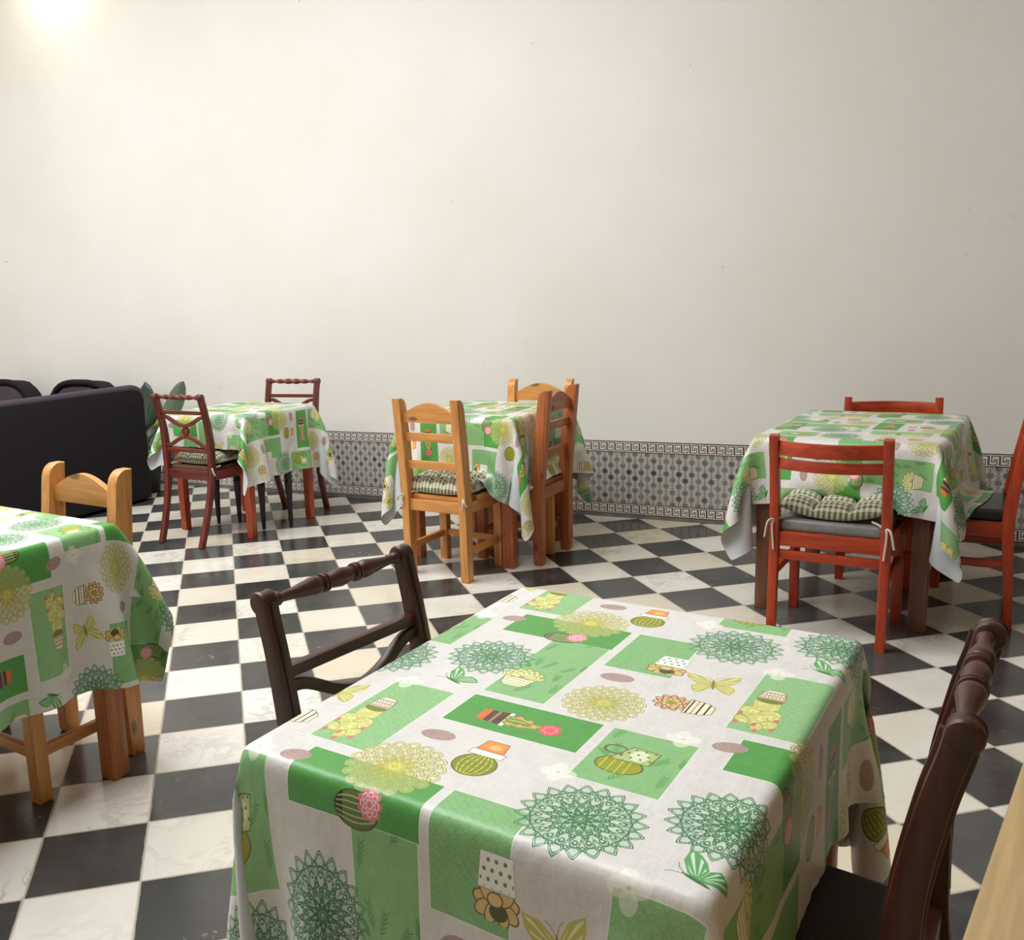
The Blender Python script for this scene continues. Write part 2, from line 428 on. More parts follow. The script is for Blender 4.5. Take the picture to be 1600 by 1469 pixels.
def dot_pot(X_, Y_, aa):               # dotted pot at +y, petals at -y
    for a, L in ((.1, 1.9), (3.05, 2.0), (-.5, 2.2), (3.7, 2.2), (-1.1, 1.8), (4.3, 1.9), (.7, 1.7), (2.4, 1.7)):
        d = sd_ell(X_, Y_, math.cos(a) * L, -1.9 + math.sin(a) * L * .75, 1.35, .85, a)
        yield (214, 188, 120), aa(d); yield (120, 80, 40), aa(np.abs(d), .07)
    yield (78, 84, 34), aa(sd_ell(X_, Y_, .3, -2.9, 1.3, 1.0)); yield (220, 196, 130), aa(sd_ell(X_, Y_, -.2, -1.6, 1.1, .8)); yield (120, 80, 40), aa(np.abs(sd_ell(X_, Y_, -.2, -1.6, 1.1, .8)), .07)
    pot = sd_poly(X_, Y_, [(-2.7, -.6), (2.7, -.6), (2.3, 3.6), (-2.3, 3.6)])
    yield (240, 240, 232), aa(pot)
    row = np.floor(Y_ / 1.1); yield (110, 128, 90), aa(np.maximum(pot + .2, np.hypot(((X_ / 1.2 + row * .5 + .5) % 1 - .5) * 1.2, (Y_ / 1.1 - row - .5) * 1.1) - .25))
    yield (150, 150, 130), aa(np.abs(pot), .04)
def rosette_pot(X_, Y_, aa):           # lying along x: rosette at -x, striped pot at +x
    for k in range(3):
        for a in np.linspace(0, 2 * PI, 12 - 2 * k)[:-1]:
            L = 2.6 - k * .8; d = sd_ell(X_, Y_, -2.6 + math.cos(a + k) * L * .7, math.sin(a + k) * L * .7, 1.0, .6, a + k)
            yield (226, 204, 150), aa(d); yield (150, 90, 60), aa(np.abs(d), .08)
    yield (150, 156, 60), aa(sd_ell(X_, Y_, -2.6, 0, .9, .8))
    pot = sd_poly(X_, Y_, [(-.2, -2.6), (-.2, 2.6), (2.6, 2.2), (3.9, 1.2), (3.9, -1.2), (2.6, -2.2)])
    yield (240, 232, 200), aa(pot)
    for xx in (.3, 1.9, 3.0): yield (64, 44, 34), aa(np.maximum(pot, np.abs(X_ - xx) - .13))
    yield (64, 44, 34), aa(np.maximum(pot, np.hypot(X_ - 1.1, ((Y_ / .7 + .5) % 1 - .5) * .7) - .17)); yield (90, 70, 50), aa(np.abs(pot), .06)
def teapot(X_, Y_, aa):                # watering pot above (+y), round cactus below
    d = sd_ell(X_, Y_, -.6, -2.2, 3.3, 2.3); yield (150, 156, 40), aa(d); yield (90, 96, 20), aa(np.abs(d), .09)
    for k in (-2.2, -1, .2, 1.3): yield (214, 206, 90), aa(np.maximum(d, np.abs(X_ + .6 - k) - .1)) * .8
    pot = sd_poly(X_, Y_, [(-2.6, -.8), (3.0, -.6), (3.4, 3.2), (-.6, 3.6)])
    yield (176, 196, 128), aa(pot); yield (236, 240, 214), aa(sd_ell(X_, Y_, 1.0, 1.4, 1.3, 1.6)) * .7
    row = np.floor(Y_ / 1.2); yield (90, 90, 40), aa(np.maximum(pot + .2, np.hypot(((X_ / 1.4 + row * .5 + .5) % 1 - .5) * 1.4, (Y_ / 1.2 - row - .5) * 1.2) - .2))
    yield (110, 100, 40), aa(np.abs(pot), .09)
    yield (110, 100, 40), aa(np.abs(sd_ell(X_, Y_, -2.6, 1.9, 1.6, 1.2)) * .9, .14) * (X_ < -1.3)
def flower_w(X_, Y_, aa):
    for a in (0.3, 1.8, 3.2, 4.8):
        d = sd_ell(X_, Y_, math.cos(a) * 1.2, math.sin(a) * 1.2, 1.4, 1.1, a); yield (240, 238, 226), aa(d) * .6; yield (222, 220, 206), aa(np.abs(d), .04) * .5
    yield (206, 200, 170), aa(sd_ell(X_, Y_, 0, 0, .3, .25))
def wing(X_, Y_, aa, col, hole):
    up = [(0, 0), (.4, 1.6), (2.0, 3.4), (4.3, 4.2), (4.2, 2.6), (3.4, 1.2), (2.4, .2)]
    lo = [(0, 0), (2.4, .1), (3.4, -.7), (3.3, -2.2), (2.6, -3.4), (1.4, -2.6), (.4, -1.2)]
    for P in (up, lo):
        d = sd_poly(X_, Y_, P); yield col, aa(d)
        cx, cy = np.mean(P, 0); a = np.arctan2(Y_, X_); r = np.hypot(X_, Y_)
        yield hole, aa(np.maximum(d + .3, np.abs(((a / .26 + .5) % 1 - .5)) * .26 * r - .05 * r)) * (r > .9) * .9
def butterfly(col, hole, both=True):
    def fn(X_, Y_, aa):
        yield from wing(X_, Y_, aa, col, hole)
        if both: yield from wing(-X_, Y_, aa, col, hole)
        yield tuple(c * .7 for c in col), aa(sd_ell(X_, Y_, 0, .1, .28, 1.9))
        for sg in (-1, 1): yield tuple(c * .8 for c in col), aa(sd_line(X_, Y_, [(0, 1.6), (sg * .6, 2.9), (sg * 1.2, 3.4)]), .05)
    return fn

cv = Canvas(104, 65, 20, (0.885, 0.868, 0.845)); cv.copies = [(0, 0), (52, 32.5)]
_y, _x = np.mgrid[0:cv.H, 0:cv.W].astype(np.float32) / 20
_thr = (hash2(np.floor(_x * 9), np.floor(_y * .6)) * .5 + hash2(np.floor(_x * .6), np.floor(_y * 9)) * .5)
cv.a *= (1 - .085 * _thr * (0.6 + 0.6 * vnoise(_x * .35, _y * .35)))[..., None]
def RECT(u0, u1, v0, v1, *a): cv.put((u0 + u1) / 2, (v0 + v1) / 2, (u1 - u0) / 2 + .3, (v1 - v0) / 2 + .3, rect_fn((u1 - u0) / 2, (v1 - v0) / 2, *a))
G_LINE, Y_LINE = (44, 100, 60), (158, 152, 66)
RECT(-28, -17, -35.5, -12.5, G_LIGHT, 'crackle', (86, 150, 82))
RECT(-24.7, -2.3, -48, -38, G_BRIGHT)
RECT(-13.8, 8.5, -21, -11, G_BRIGHT)
RECT(-13.5, -2.6, -9, 17, G_MID, 'bamboo', (66, 128, 66))
RECT(-0.7, 11, 10, 27, G_MID, 'crackle', (70, 140, 70))
RECT(10.2, 22.7, -27, -11, G_MID, 'bamboo', (70, 140, 70))
cv.put(-11.2, -37.0, 8, 8, mandala(7.3, Y_LINE, (226, 224, 170), (214, 210, 70), False, .13))
cv.put(-19.6, 4.1, 9, 9, mandala(7.9, G_LINE, (168, 204, 168), (110, 180, 110)))
cv.put(16.2, 29.0, 9, 9, mandala(8.2, G_LINE, (168, 204, 168), (110, 180, 110)))
cv.put(5.4, -4.0, 8, 8, mandala(6.5, Y_LINE, (230, 228, 184), (204, 200, 70), False, .13))
cv.put(-24.8, -27.2, 4, 8.5, cactus_opuntia)
cv.put(-19.9, -8.2, 5, 5, butterfly((92, 160, 92), (214, 232, 210), False), 1.2)
cv.put(-26.2, -12.2, 3, 3, flower_w)
cv.put(-13.0, -46.5, 5.5, 3.5, pink_lying)
cv.put(-11.2, -26, 3, 2, oval(2.7, 1.5, .1)); cv.put(-25.6, -41.3, 3, 2, oval(2.4, 1.5, .3)); cv.put(3.4, 6.2, 3, 2, oval(2.8, 1.6, .1))
cv.put(-2.0, -28.8, 4, 6, barrel_pot)
cv.put(-2.8, -16.6, 8, 3, tall_pink)
cv.put(-10.6, -1.2, 5, 5, succulent)
cv.put(9.2, 15.5, 4, 4.2, dot_pot)
cv.put(17.9, 10.8, 5, 5, butterfly((190, 184, 92), (232, 228, 176)), .25)
cv.put(17.0, 1.3, 6, 3.5, rosette_pot)
cv.put(15.6, -19, 5, 5, teapot)
cv.put(20, -9.6, 3, 3, flower_w); cv.put(8.8, -27, 3, 3, flower_w, 1.5)
IMG_CLOTH = cv.image('cloth_print')

def cloth_material():
    t = NT('printed_oilcloth'); tx = t.n('ShaderNodeTexImage'); tx.image = IMG_CLOTH; tx.extension = 'REPEAT'
    t.put(tx.inputs[0], t.coord('UV'))
    geo = t.n('ShaderNodeNewGeometry')
    col = t.mix(geo.outputs['Backfacing'], tx.outputs[0], srgb(206, 212, 214))
    n = t.noise(t.mapping(t.coord('UV'), scale=(104, 65, 1)), 6.0, 2)
    t.set(color=col, rough=t.maprange(n, .3, .7, .36, .46), spec=0.5)
    n2 = t.noise(t.mapping(t.coord('UV'), scale=(104, 65, 1)), 0.22, 3)
    t.bump(t.math('ADD', t.math('MULTIPLY', n2, 1.0), t.math('MULTIPLY', n, .03)), 0.25, 0.01)
    return t.m
M_CLOTH = cloth_material()

# ------------------------------------------------------------------ the dado tiles (cm)
def dado_image():
    c = Canvas(15.15, 48.3, 16, (0.80, 0.775, 0.74))       # one 15 cm column of tiles, bottom at z=0
    INK = (62, 48, 46)
    def meander(z0, zt):
        def fn(X_, Y_, aa):
            p = 5.05; x = (X_ + 7.575) % p; y = Y_
            u = p / 8; v_ = (zt - z0 - 1.7) / 6.0
            L = np.zeros(X_.shape, np.float32)
            def seg(xa, ya, xb, yb):
                nonlocal L
                xa, xb, ya, yb = xa * u, xb * u, ya * v_, yb * v_
                for off in (-p, 0, p):
                    d = np.maximum(np.abs(x - off - (xa + xb) / 2) - abs(xb - xa) / 2 - .24, np.abs(y - (ya + yb) / 2) - abs(yb - ya) / 2 - .24)
                    L = np.maximum(L, aa(d))
            seg(0.6, -2.5, 0.6, 2.5); seg(0.6, -2.5, 6.0, -2.5); seg(6.0, -2.5, 6.0, 0.5); seg(6.0, .5, 4.4, .5); seg(4.4, .5, 4.4, -.8); seg(4.4, -.8, 2.4, -.8)
            seg(2.4, -.8, 2.4, 2.5); seg(2.4, 2.5, 7.8, 2.5); seg(7.8, 2.5, 7.8, -2.5)
            yield (224, 215, 206), np.ones(X_.shape, np.float32)
            yield INK, L * .92
        return fn
    for (a, b) in ((41.2, 48.3), (2.3, 9.4)):
        c.put(7.575, (a + b) / 2, 7.575, (b - a) / 2, meander(a, b))
        def lines(X_, Y_, aa, h=(b - a) / 2):
            yield (44, 36, 38), aa(np.abs(Y_ - h + .3), .28); yield (44, 36, 38), aa(np.abs(Y_ + h - .3), .28)
        c.put(7.575, (a + b) / 2, 7.575, (b - a) / 2, lines)
    def foot(X_, Y_, aa):
        n = vnoise(X_ * .8 + 40, Y_ * 3); yield (128, 124, 118), np.ones(X_.shape); yield (80, 76, 74), n * .8
    c.put(7.575, 1.15, 7.575, 1.15, foot)
    def field(X_, Y_, aa):
        yield (138, 136, 131), np.ones(X_.shape, np.float32)
        yield (120, 118, 116), vnoise(X_ * 2.2 + 9, Y_ * 2.2) * .35
        P = 7.575
        for ox, oy in ((0, 0), (P / 2, P / 2)):
            x = (X_ + ox) % P - P / 2; y = (Y_ + oy) % P - P / 2
            cx, cy = np.floor((X_ + ox) / P), np.floor((Y_ + oy) / P)
            r = np.hypot(x, y); th = np.arctan2(x, y)
            k = np.abs((th / (PI / 3) + .5) % 1 - .5) * 2
            star = r - (2.15 - .95 * k)
            shade = 58 + 60 * hash2(cx * 3 + ox, cy * 5 + 2)
            for sg in (-1, 1):                            # pale curled strokes
                for (px_, py_, rr, a0) in ((2.75, .1, 1.0, 0), (1.45, 2.55, .75, 1), (1.45, -2.45, .75, 2)):
                    d = np.abs(np.hypot((x - sg * px_) * 1.6, (y - py_)) - rr)
                    yield (84, 82, 84), aa(d, .42) * .75
                    yield (222, 218, 206), aa(d, .26)
            yield (96, 94, 96), aa(np.maximum(np.abs(x) - .3, np.abs(np.abs(y) - 3.2) - .55)) * .8
            yield (222, 218, 206), aa(star, .25) * .8
            al = aa(star)
            yield (62, 60, 64), al * (1 - (shade - 58) / 90)
            yield (104, 102, 100), al * ((shade - 58) / 90)
    c.put(7.575, 25.3, 7.575, 15.9, field)
    def joints(X_, Y_, aa):
        yield (176, 170, 160), aa(np.minimum(np.abs(X_ - 7.575), np.abs(X_ + 7.575)), .06) * .8
        for yy in (-14.9, 1.6 - 14.9 + 15.8): yield (150, 146, 140), aa(np.abs(Y_ - (yy + 0.0)), .05) * .5
    c.put(7.575, 24.15, 7.575, 24.15, joints)
    return c.image('dado_tiles')
IMG_DADO = dado_image()
def dado_material():
    t = NT('patterned_dado_tiles'); tx = t.n('ShaderNodeTexImage'); tx.image = IMG_DADO; tx.extension = 'REPEAT'
    t.put(tx.inputs[0], t.coord('UV'))
    v = t.coord()
    n = t.noise(v, 5.0, 4, .6)
    col = t.mix(t.maprange(n, .45, .75, 0, .2), tx.outputs[0], srgb(178, 172, 160))
    t.set(color=col, rough=.38, spec=.4)
    return t.m
M_DADO = dado_material()

# ------------------------------------------------------------------ other materials
def marble_floor():
    t = NT('checkered_marble_floor'); v = t.coord(); T = 0.275
    xyz = t.sep(v)
    warp = t.noise(v, 7, 2)
    fx = t.math('DIVIDE', xyz[0], T); fy = t.math('DIVIDE', xyz[1], T)
    ix = t.math('FLOOR', fx); iy = t.math('FLOOR', fy)
    par = t.math('MODULO', t.math('ABSOLUTE', t.math('ADD', ix, iy)), 2.0)        # 0 = dark
    cell = t.comb(ix, iy, 3.7)
    wn = t.n('ShaderNodeTexWhiteNoise', noise_dimensions='3D'); t.put(wn.inputs['Vector'], cell)
    r1 = wn.outputs['Value']; rc = t.sep(wn.outputs['Color'])
    off = t.n('ShaderNodeVectorMath', operation='MULTIPLY_ADD'); t.put(off.inputs[0], wn.outputs['Color']); off.inputs[1].default_value = (9, 9, 9); t.put(off.inputs[2], v)
    pv = off.outputs[0]
    # white marble with thin grey veins, some tiles warmer than others
    n1 = t.noise(pv, 6.0, 6, .62, 1.3)
    vein = t.maprange(t.math('ABSOLUTE', t.math('SUBTRACT', n1, .5)), 0.0, 0.05, 1.0, 0.0, True)
    vein = t.math('MULTIPLY', vein, t.maprange(t.noise(pv, 3.0, 2), .42, .7, 0, 1))
    cloud = t.noise(pv, 2.6, 5, .6, .6)
    wc = t.mix(t.maprange(rc[0], .25, 1.0, 0, 1), srgb(228, 223, 214), srgb(212, 200, 176))
    wc = t.mix(t.maprange(cloud, .35, .75, 0, .5), wc, srgb(200, 190, 168))
    wc = t.mix(t.math('MULTIPLY', vein, t.maprange(rc[1], 0, 1, .15, .6)), wc, srgb(128, 118, 104))
    # rusty stains on a few of them
    st = t.math('MULTIPLY', t.maprange(t.noise(v, 1.9, 4, .6, .4), .60, .76, 0, 1, True), t.maprange(rc[2], .5, .9, 0, .6))
    wc = t.mix(st, wc, srgb(168, 124, 74))
    # dark slate: worn paler towards the rim of some tiles, with scuffs
    fr_x = t.math('SUBTRACT', fx, ix); fr_y = t.math('SUBTRACT', fy, iy)
    ex = t.math('MINIMUM', fr_x, t.math('SUBTRACT', 1.0, fr_x)); ey = t.math('MINIMUM', fr_y, t.math('SUBTRACT', 1.0, fr_y))
    edge = t.math('MINIMUM', ex, ey)
    scuff = t.maprange(t.noise(pv, 22, 5, .7), .62, .72, 0, 1)
    scuff = t.math('MULTIPLY', scuff, t.maprange(t.noise(pv, 4, 2), .52, .66, 0, 1, True))
    dc = t.mix(t.maprange(r1, .1, 1.0, 0, 1), srgb(40, 40, 42), srgb(74, 73, 71))
    dc = t.mix(t.maprange(t.noise(pv, 3.2, 5, .65), .4, .75, 0, .5), dc, srgb(98, 96, 92))
    dc = t.mix(t.math('MULTIPLY', scuff, .7), dc, srgb(176, 174, 166))
    col = t.mix(par, dc, wc)
    jw = t.maprange(t.noise(v, 16, 3), .2, .8, .006, .020)
    joint = t.math('LESS_THAN', edge, jw)
    col = t.mix(t.math('MULTIPLY', joint, .75), col, srgb(176, 166, 148))
    rough = t.math('ADD', t.maprange(t.noise(v, 3.5, 4, .6), .3, .7, .13, .27), t.math('MULTIPLY', scuff, .3))
    rough = t.math('ADD', rough, t.math('MULTIPLY', joint, .4))
    t.set(color=col, rough=rough, spec=.5)
    t.bump(t.math('SUBTRACT', t.math('MULTIPLY', warp, .3), t.math('MULTIPLY', joint, .6)), .12, .004)
    return t.m
def plaster():
    t = NT('cream_plaster'); v = t.coord(); n = t.noise(v, .9, 5, .6); n2 = t.noise(v, 55, 3); n3 = t.noise(v, 7, 5, .6)
    c = t.mix(t.maprange(n, .3, .7, 0, 1), srgb(232, 228, 221), srgb(225, 220, 211))
    sp_ = t.maprange(t.noise(v, 17, 2), .77, .80, 0, .45)
    c = t.mix(sp_, c, srgb(150, 140, 122))
    t.set(color=c, rough=.8, spec=.25)
    t.bump(t.math('ADD', t.math('MULTIPLY', n2, .25), t.math('MULTIPLY', n3, .8)), .22, .01)
    return t.m
def gingham():
    t = NT('gingham_cotton'); u = t.sep(t.coord('UV'))
    sx = t.math('GREATER_THAN', t.math('FRACT', t.math('MULTIPLY', u[0], 50.0)), .5)
    sy = t.math('GREATER_THAN', t.math('FRACT', t.math('MULTIPLY', u[1], 50.0)), .5)
    s = t.math('MULTIPLY', t.math('ADD', sx, sy), .5)
    c = t.ramp(s, [(0.0, srgb(226, 224, 208)), (.4, srgb(226, 224, 208)), (.45, srgb(182, 180, 150)), (.6, srgb(182, 180, 150)), (.8, srgb(96, 100, 82))], 'CONSTANT')
    n = t.noise(t.coord(), 320, 2)
    t.set(color=t.mix(t.math('MULTIPLY', n, .25), c, srgb(120, 110, 80)), rough=.9, spec=.15, sheen=.2)
    t.bump(n, .3, .001)
    return t.m

M_FLOOR = marble_floor(); M_PLASTER = plaster(); M_GING = gingham()
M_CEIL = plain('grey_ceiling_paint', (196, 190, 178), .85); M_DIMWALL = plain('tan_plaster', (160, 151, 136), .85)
PINE = ((216, 152, 84), (186, 120, 58)); PINE2 = ((182, 104, 58), (146, 76, 38)); PINE0 = ((184, 112, 56), (146, 82, 38))
WOODS = {}
def W(kind, axis):
    k = (kind, axis)
    if k not in WOODS:
        spec = dict(pine=PINE + (.42, True, .2), pinered=PINE2 + (.42, True, .2), pineleg=PINE0 + (.42, True, .15),
                    mahog=((112, 42, 30), (66, 24, 18), .4, False, .15), dark=((74, 34, 22), (40, 18, 13), .42, False, .12), black=((38, 22, 20), (18, 12, 12), .45, False, .1),
                    red=((182, 64, 26), (140, 44, 18), .42, False, .15), redleg=((178, 72, 34), (140, 50, 24), .4, False, .2), brownleg=((120, 74, 48), (84, 50, 32), .5, False, .1),
                    pale=((172, 144, 98), (148, 120, 78), .5, False, .1))[kind]
        WOODS[k] = wood(f'{kind}_wood_{axis}', spec[0], spec[1], axis, spec[2], spec[3], spec[4])
    return WOODS[k]
M_BROWNSEAT = plain('brown_upholstery', (92, 62, 42), .8, .3, 260)
M_DARKSEAT = plain('dark_brown_upholstery', (44, 30, 26), .7, .3, 260)
M_GREYVINYL = plain('grey_vinyl', (128, 126, 124), .38, .15, 30, .3)
M_BLACKVINYL = plain('black_vinyl', (26, 28, 28), .4, .1, 30, .2)
M_SOFA = plain('charcoal_upholstery', (33, 29, 33), .85, .35, 700, .25, .2, .0)
M_SOFA2 = plain('charcoal_ribbed_cloth', (72, 62, 69), .85, .35, 500, .3, .2, .05)
M_TIE = plain('cream_cotton_tape', (206, 198, 176), .9)
M_LEAF = plain('dark_green_leaf', (44, 62, 44), .42, .2, 30, .3)
M_LEAF2 = plain('yellow_green_leaf', (150, 162, 84), .45, .2, 30, .2)
M_LEAF3 = plain('grey_green_leaf', (92, 108, 84), .5, .2, 30, .2)
M_POT = plain('black_plastic', (22, 22, 22), .4)
M_SOIL = plain('dark_soil', (50, 38, 28), .95, .5, 80, .4)

# ------------------------------------------------------------------ the room
def slab(name, s0, s1, t0, t1, z0, z1, mat, **kw):
    bm = bmesh.new(); vs_ = []
    for z in (z0, z1):
        for s, t in ((s0, t0), (s1, t0), (s1, t1), (s0, t1)): vs_.append(bm.verts.new(wpt(s, t, z)))
    for f in ((0, 1, 2, 3), (7, 6, 5, 4), (0, 4, 5, 1), (1, 5, 6, 2), (2, 6, 7, 3), (3, 7, 4, 0)): bm.faces.new([vs_[i] for i in f])
    o = finish(bm, name, mat, smooth=None); o['kind'] = 'structure'
    return o
TH = 0.15
slab('floor', ROOM_S0 - TH, ROOM_S1 + TH, -TH, ROOM_T + TH, -0.1, 0.0, M_FLOOR)
slab('wall_back', ROOM_S0 - TH, ROOM_S1 + TH, -TH, 0, 0, ROOM_H, M_PLASTER)
slab('wall_left', ROOM_S0 - TH, ROOM_S0, 0, ROOM_T, 0, ROOM_H, M_PLASTER)
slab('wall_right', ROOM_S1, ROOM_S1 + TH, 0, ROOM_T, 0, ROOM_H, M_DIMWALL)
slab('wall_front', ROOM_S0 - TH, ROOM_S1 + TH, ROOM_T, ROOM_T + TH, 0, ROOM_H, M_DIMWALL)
bm = bmesh.new()
def cs(s0, s1, t0, t1):
    v = [bm.verts.new(wpt(s, t, z)) for z in (ROOM_H, ROOM_H + TH) for s, t in ((s0, t0), (s1, t0), (s1, t1), (s0, t1))]
    for f in ((0, 1, 2, 3), (7, 6, 5, 4), (0, 4, 5, 1), (1, 5, 6, 2), (2, 6, 7, 3), (3, 7, 4, 0)): bm.faces.new([v[i] for i in f])
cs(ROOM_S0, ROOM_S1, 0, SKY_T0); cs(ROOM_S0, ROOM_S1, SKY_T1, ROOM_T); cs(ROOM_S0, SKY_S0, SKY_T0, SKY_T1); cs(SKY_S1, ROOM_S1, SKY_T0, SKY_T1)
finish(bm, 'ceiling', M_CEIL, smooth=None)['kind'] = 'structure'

# tiled dado on the back wall (15.15 cm columns), proud of the plaster
bm = bmesh.new(); uvl = bm.loops.layers.uv.new('UVMap')
z1, th = 0.483, 0.008
q0, q1 = ROOM_S0, ROOM_S1; J = 0.155 - 0.1515
def dv(s, t, z): return bm.verts.new(wpt(s, t, z))
A = [dv(q0, th, 0), dv(q1, th, 0), dv(q1, th, z1), dv(q0, th, z1), dv(q0, 0.0005, z1), dv(q1, 0.0005, z1)]
f = bm.faces.new(A[:4]); g = bm.faces.new((A[3], A[2], A[5], A[4]))
for fc in (f, g):
    for l in fc.loops:
        d = l.vert.co - WP; l[uvl].uv = ((d.dot(WD) - J) / 0.1515, min(.999, max(0.001, l.vert.co.z / z1)))
tr = finish(bm, 'trim_1', M_DADO, smooth=None); tr['kind'] = 'structure'

# ------------------------------------------------------------------ chair builders
def regency_parts(t, style, mat_up, mat_leg, mat_seat, top=.885, rail_y=-.07, turned_at=.385):
    """t: the chair's Empty; y is the way it faces. style 'rope' or 'spool'"""
    path = [(-.140, 0), (-.098, .12), (-.058, .26), (-.030, .40), (-.022, .52), (-.026, .66), (rail_y + .022, .79), (rail_y + .006, .855), (rail_y, top)]
    for sx in (-1, 1):
        bm = bmesh.new()
        xs = [.168, .172, .178, .184, .187, .188, .188, .188, .188]
        P = catmull([(sx * x, y, z) for x, (y, z) in zip(xs, path)], 5)
        n = len(P); sweep(bm, P, (1, 0, 0), [.031 + .003 * min(1, abs(i / n - .4) * 2) for i in range(n)], [.034 + .010 * math.exp(-((i / n - .48) / .18) ** 2) for i in range(n)], .3)
        lathe(bm, [(.015, -.0185), (.0195, -.0165), (.0215, -.012), (.0195, -.010), (.0195, .010), (.0215, .012), (.0195, .0165), (.015, .0185)], 22, Matrix.Translation((sx * .188, rail_y - .004, top)) @ AX_X)
        # the bead that runs down the back face
        sweep(bm, [p + Vector((0, 0, 0)) for p in P[int(n * .45):]], (1, 0, 0), .010, .046, .5)
        finish(bm, 'back_post', W(mat_up, 'z'), t)
    L = .34
    bm = bmesh.new()
    if style == 'rope':
        N, sg = 64, 14; rings = []
        for i in range(N + 1):
            x = -L / 2 + L * i / N; a0 = x / .13 * 2 * PI; sw = .0135 + .0025 * math.cos(2 * PI * x / L); ring = []
            for k in range(sg):
                a = 2 * PI * k / sg; r = sw * (1 + .22 * math.cos(2 * (a - a0)))
                ring.append(bm.verts.new((x, rail_y + math.cos(a) * r, top + math.sin(a) * r)))
            rings.append(ring)
        for a, b in zip(rings, rings[1:]):
            for k in range(sg): bm.faces.new((a[k], a[(k + 1) % sg], b[(k + 1) % sg], b[k]))
        bm.faces.new(rings[0]); bm.faces.new(rings[-1])
    else:
        half = [(0, .0125), (.03, .0155), (.045, .0125), (.06, .0105), (.13, .0125), (.22, .0175), (.29, .0215), (.325, .0205), (.34, .0145), (.348, .0145), (.352, .021), (.366, .022), (.372, .0155), (.378, .022), (.392, .021), (.397, .0150), (.44, .0185), (.5, .0215)]
        pr = half + [(1 - a, r) for a, r in half[::-1][1:]]
        lathe(bm, [(r * .84, -L / 2 + L * a) for a, r in pr], 24, Matrix.Translation((0, rail_y, top)) @ AX_X)
    finish(bm, 'top_rail', W(mat_up, 'x'), t, 45)
    def yb(z):
        for (a, b) in zip(path, path[1:]):
            if a[1] <= z <= b[1]: return a[0] + (b[0] - a[0]) * (z - a[1]) / (b[1] - a[1])
        return rail_y
    dz = -.030 if style == 'spool' else 0
    for z, h in ((.790 + dz, .022), (.560, .024)):
        bm = bmesh.new(); box(bm, (0, yb(z), z), (.352, .020, h), .003); finish(bm, 'cross_rail', W(mat_up, 'x'), t)
    for s, zc, ze in ((1, .712 + dz, .765 + dz), (-1, .640 + dz, .585)):
        bm = bmesh.new()
        pts = [(-.178, 0, ze), (-.135, 0, ze + (zc - ze) * .12), (-.07, 0, ze + (zc - ze) * .72), (-.02, 0, zc), (.02, 0, zc), (.07, 0, ze + (zc - ze) * .72), (.135, 0, ze + (zc - ze) * .12), (.178, 0, ze)]
        pts = [(x, yb(z), z) for x, _, z in pts]
        sweep(bm, catmull(pts, 5), (0, 1, 0), .018, .022, .25); finish(bm, 'curved_splat', W(mat_up, 'x'), t)
    bm = bmesh.new(); lathe(bm, [(.012, -.012), (.0245, -.010), (.027, -.006), (.027, .006), (.0245, .010), (.012, .012)], 20, Matrix.Translation((0, yb(.676), .676 + dz)) @ Matrix.Rotation(PI / 2, 4, 'X'))
    finish(bm, 'medallion', W(mat_up, 'z'), t)
    # seat frame and drop-in seat
    zr0, zr1 = .385, .442
    for nm, pa, pb, hz in (('seat_rail', (-.17, -.028), (.17, -.028), 0), ('seat_rail', (-.20, .385), (.20, .385), 0), ('seat_rail', (-.182, -.02), (-.207, .385), 1), ('seat_rail', (.182, -.02), (.207, .385), 1)):
        bm = bmesh.new(); a, b = Vector((*pa, 0)), Vector((*pb, 0)); d = b - a
        box(bm, ((a + b) / 2) + Vector((0, 0, (zr0 + zr1) / 2)), (d.length + .01, .022, zr1 - zr0), .004, Matrix.Rotation(math.atan2(d.y, d.x), 3, 'Z'))
        finish(bm, nm, W(mat_up, 'y' if hz else 'x'), t)
    bm = bmesh.new(); prism(bm, [(-.158, -.01), (.158, -.01), (.200, .392), (-.200, .392)], 'z', .425, .463, .014); finish(bm, 'seat', mat_seat, t, 50)
    for sx in (-1, 1):
        bm = bmesh.new()
        lathe(bm, [(.011, 0), (.013, .045), (.0175, .055), (.0175, .062), (.0145, .068), (.019, .18), (.024, .27), (.0265, .285), (.022, .292), (.0265, .300), (.021, .308), (.026, .318), (.0265, .33), (.021, .337), (.024, .345)], 18, Matrix.Translation((sx * .196, .375, 0)))
        box(bm, (sx * .196, .375, .392), (.040, .040, .095), .004)
        finish(bm, 'front_leg', W(mat_leg, 'z'), t)

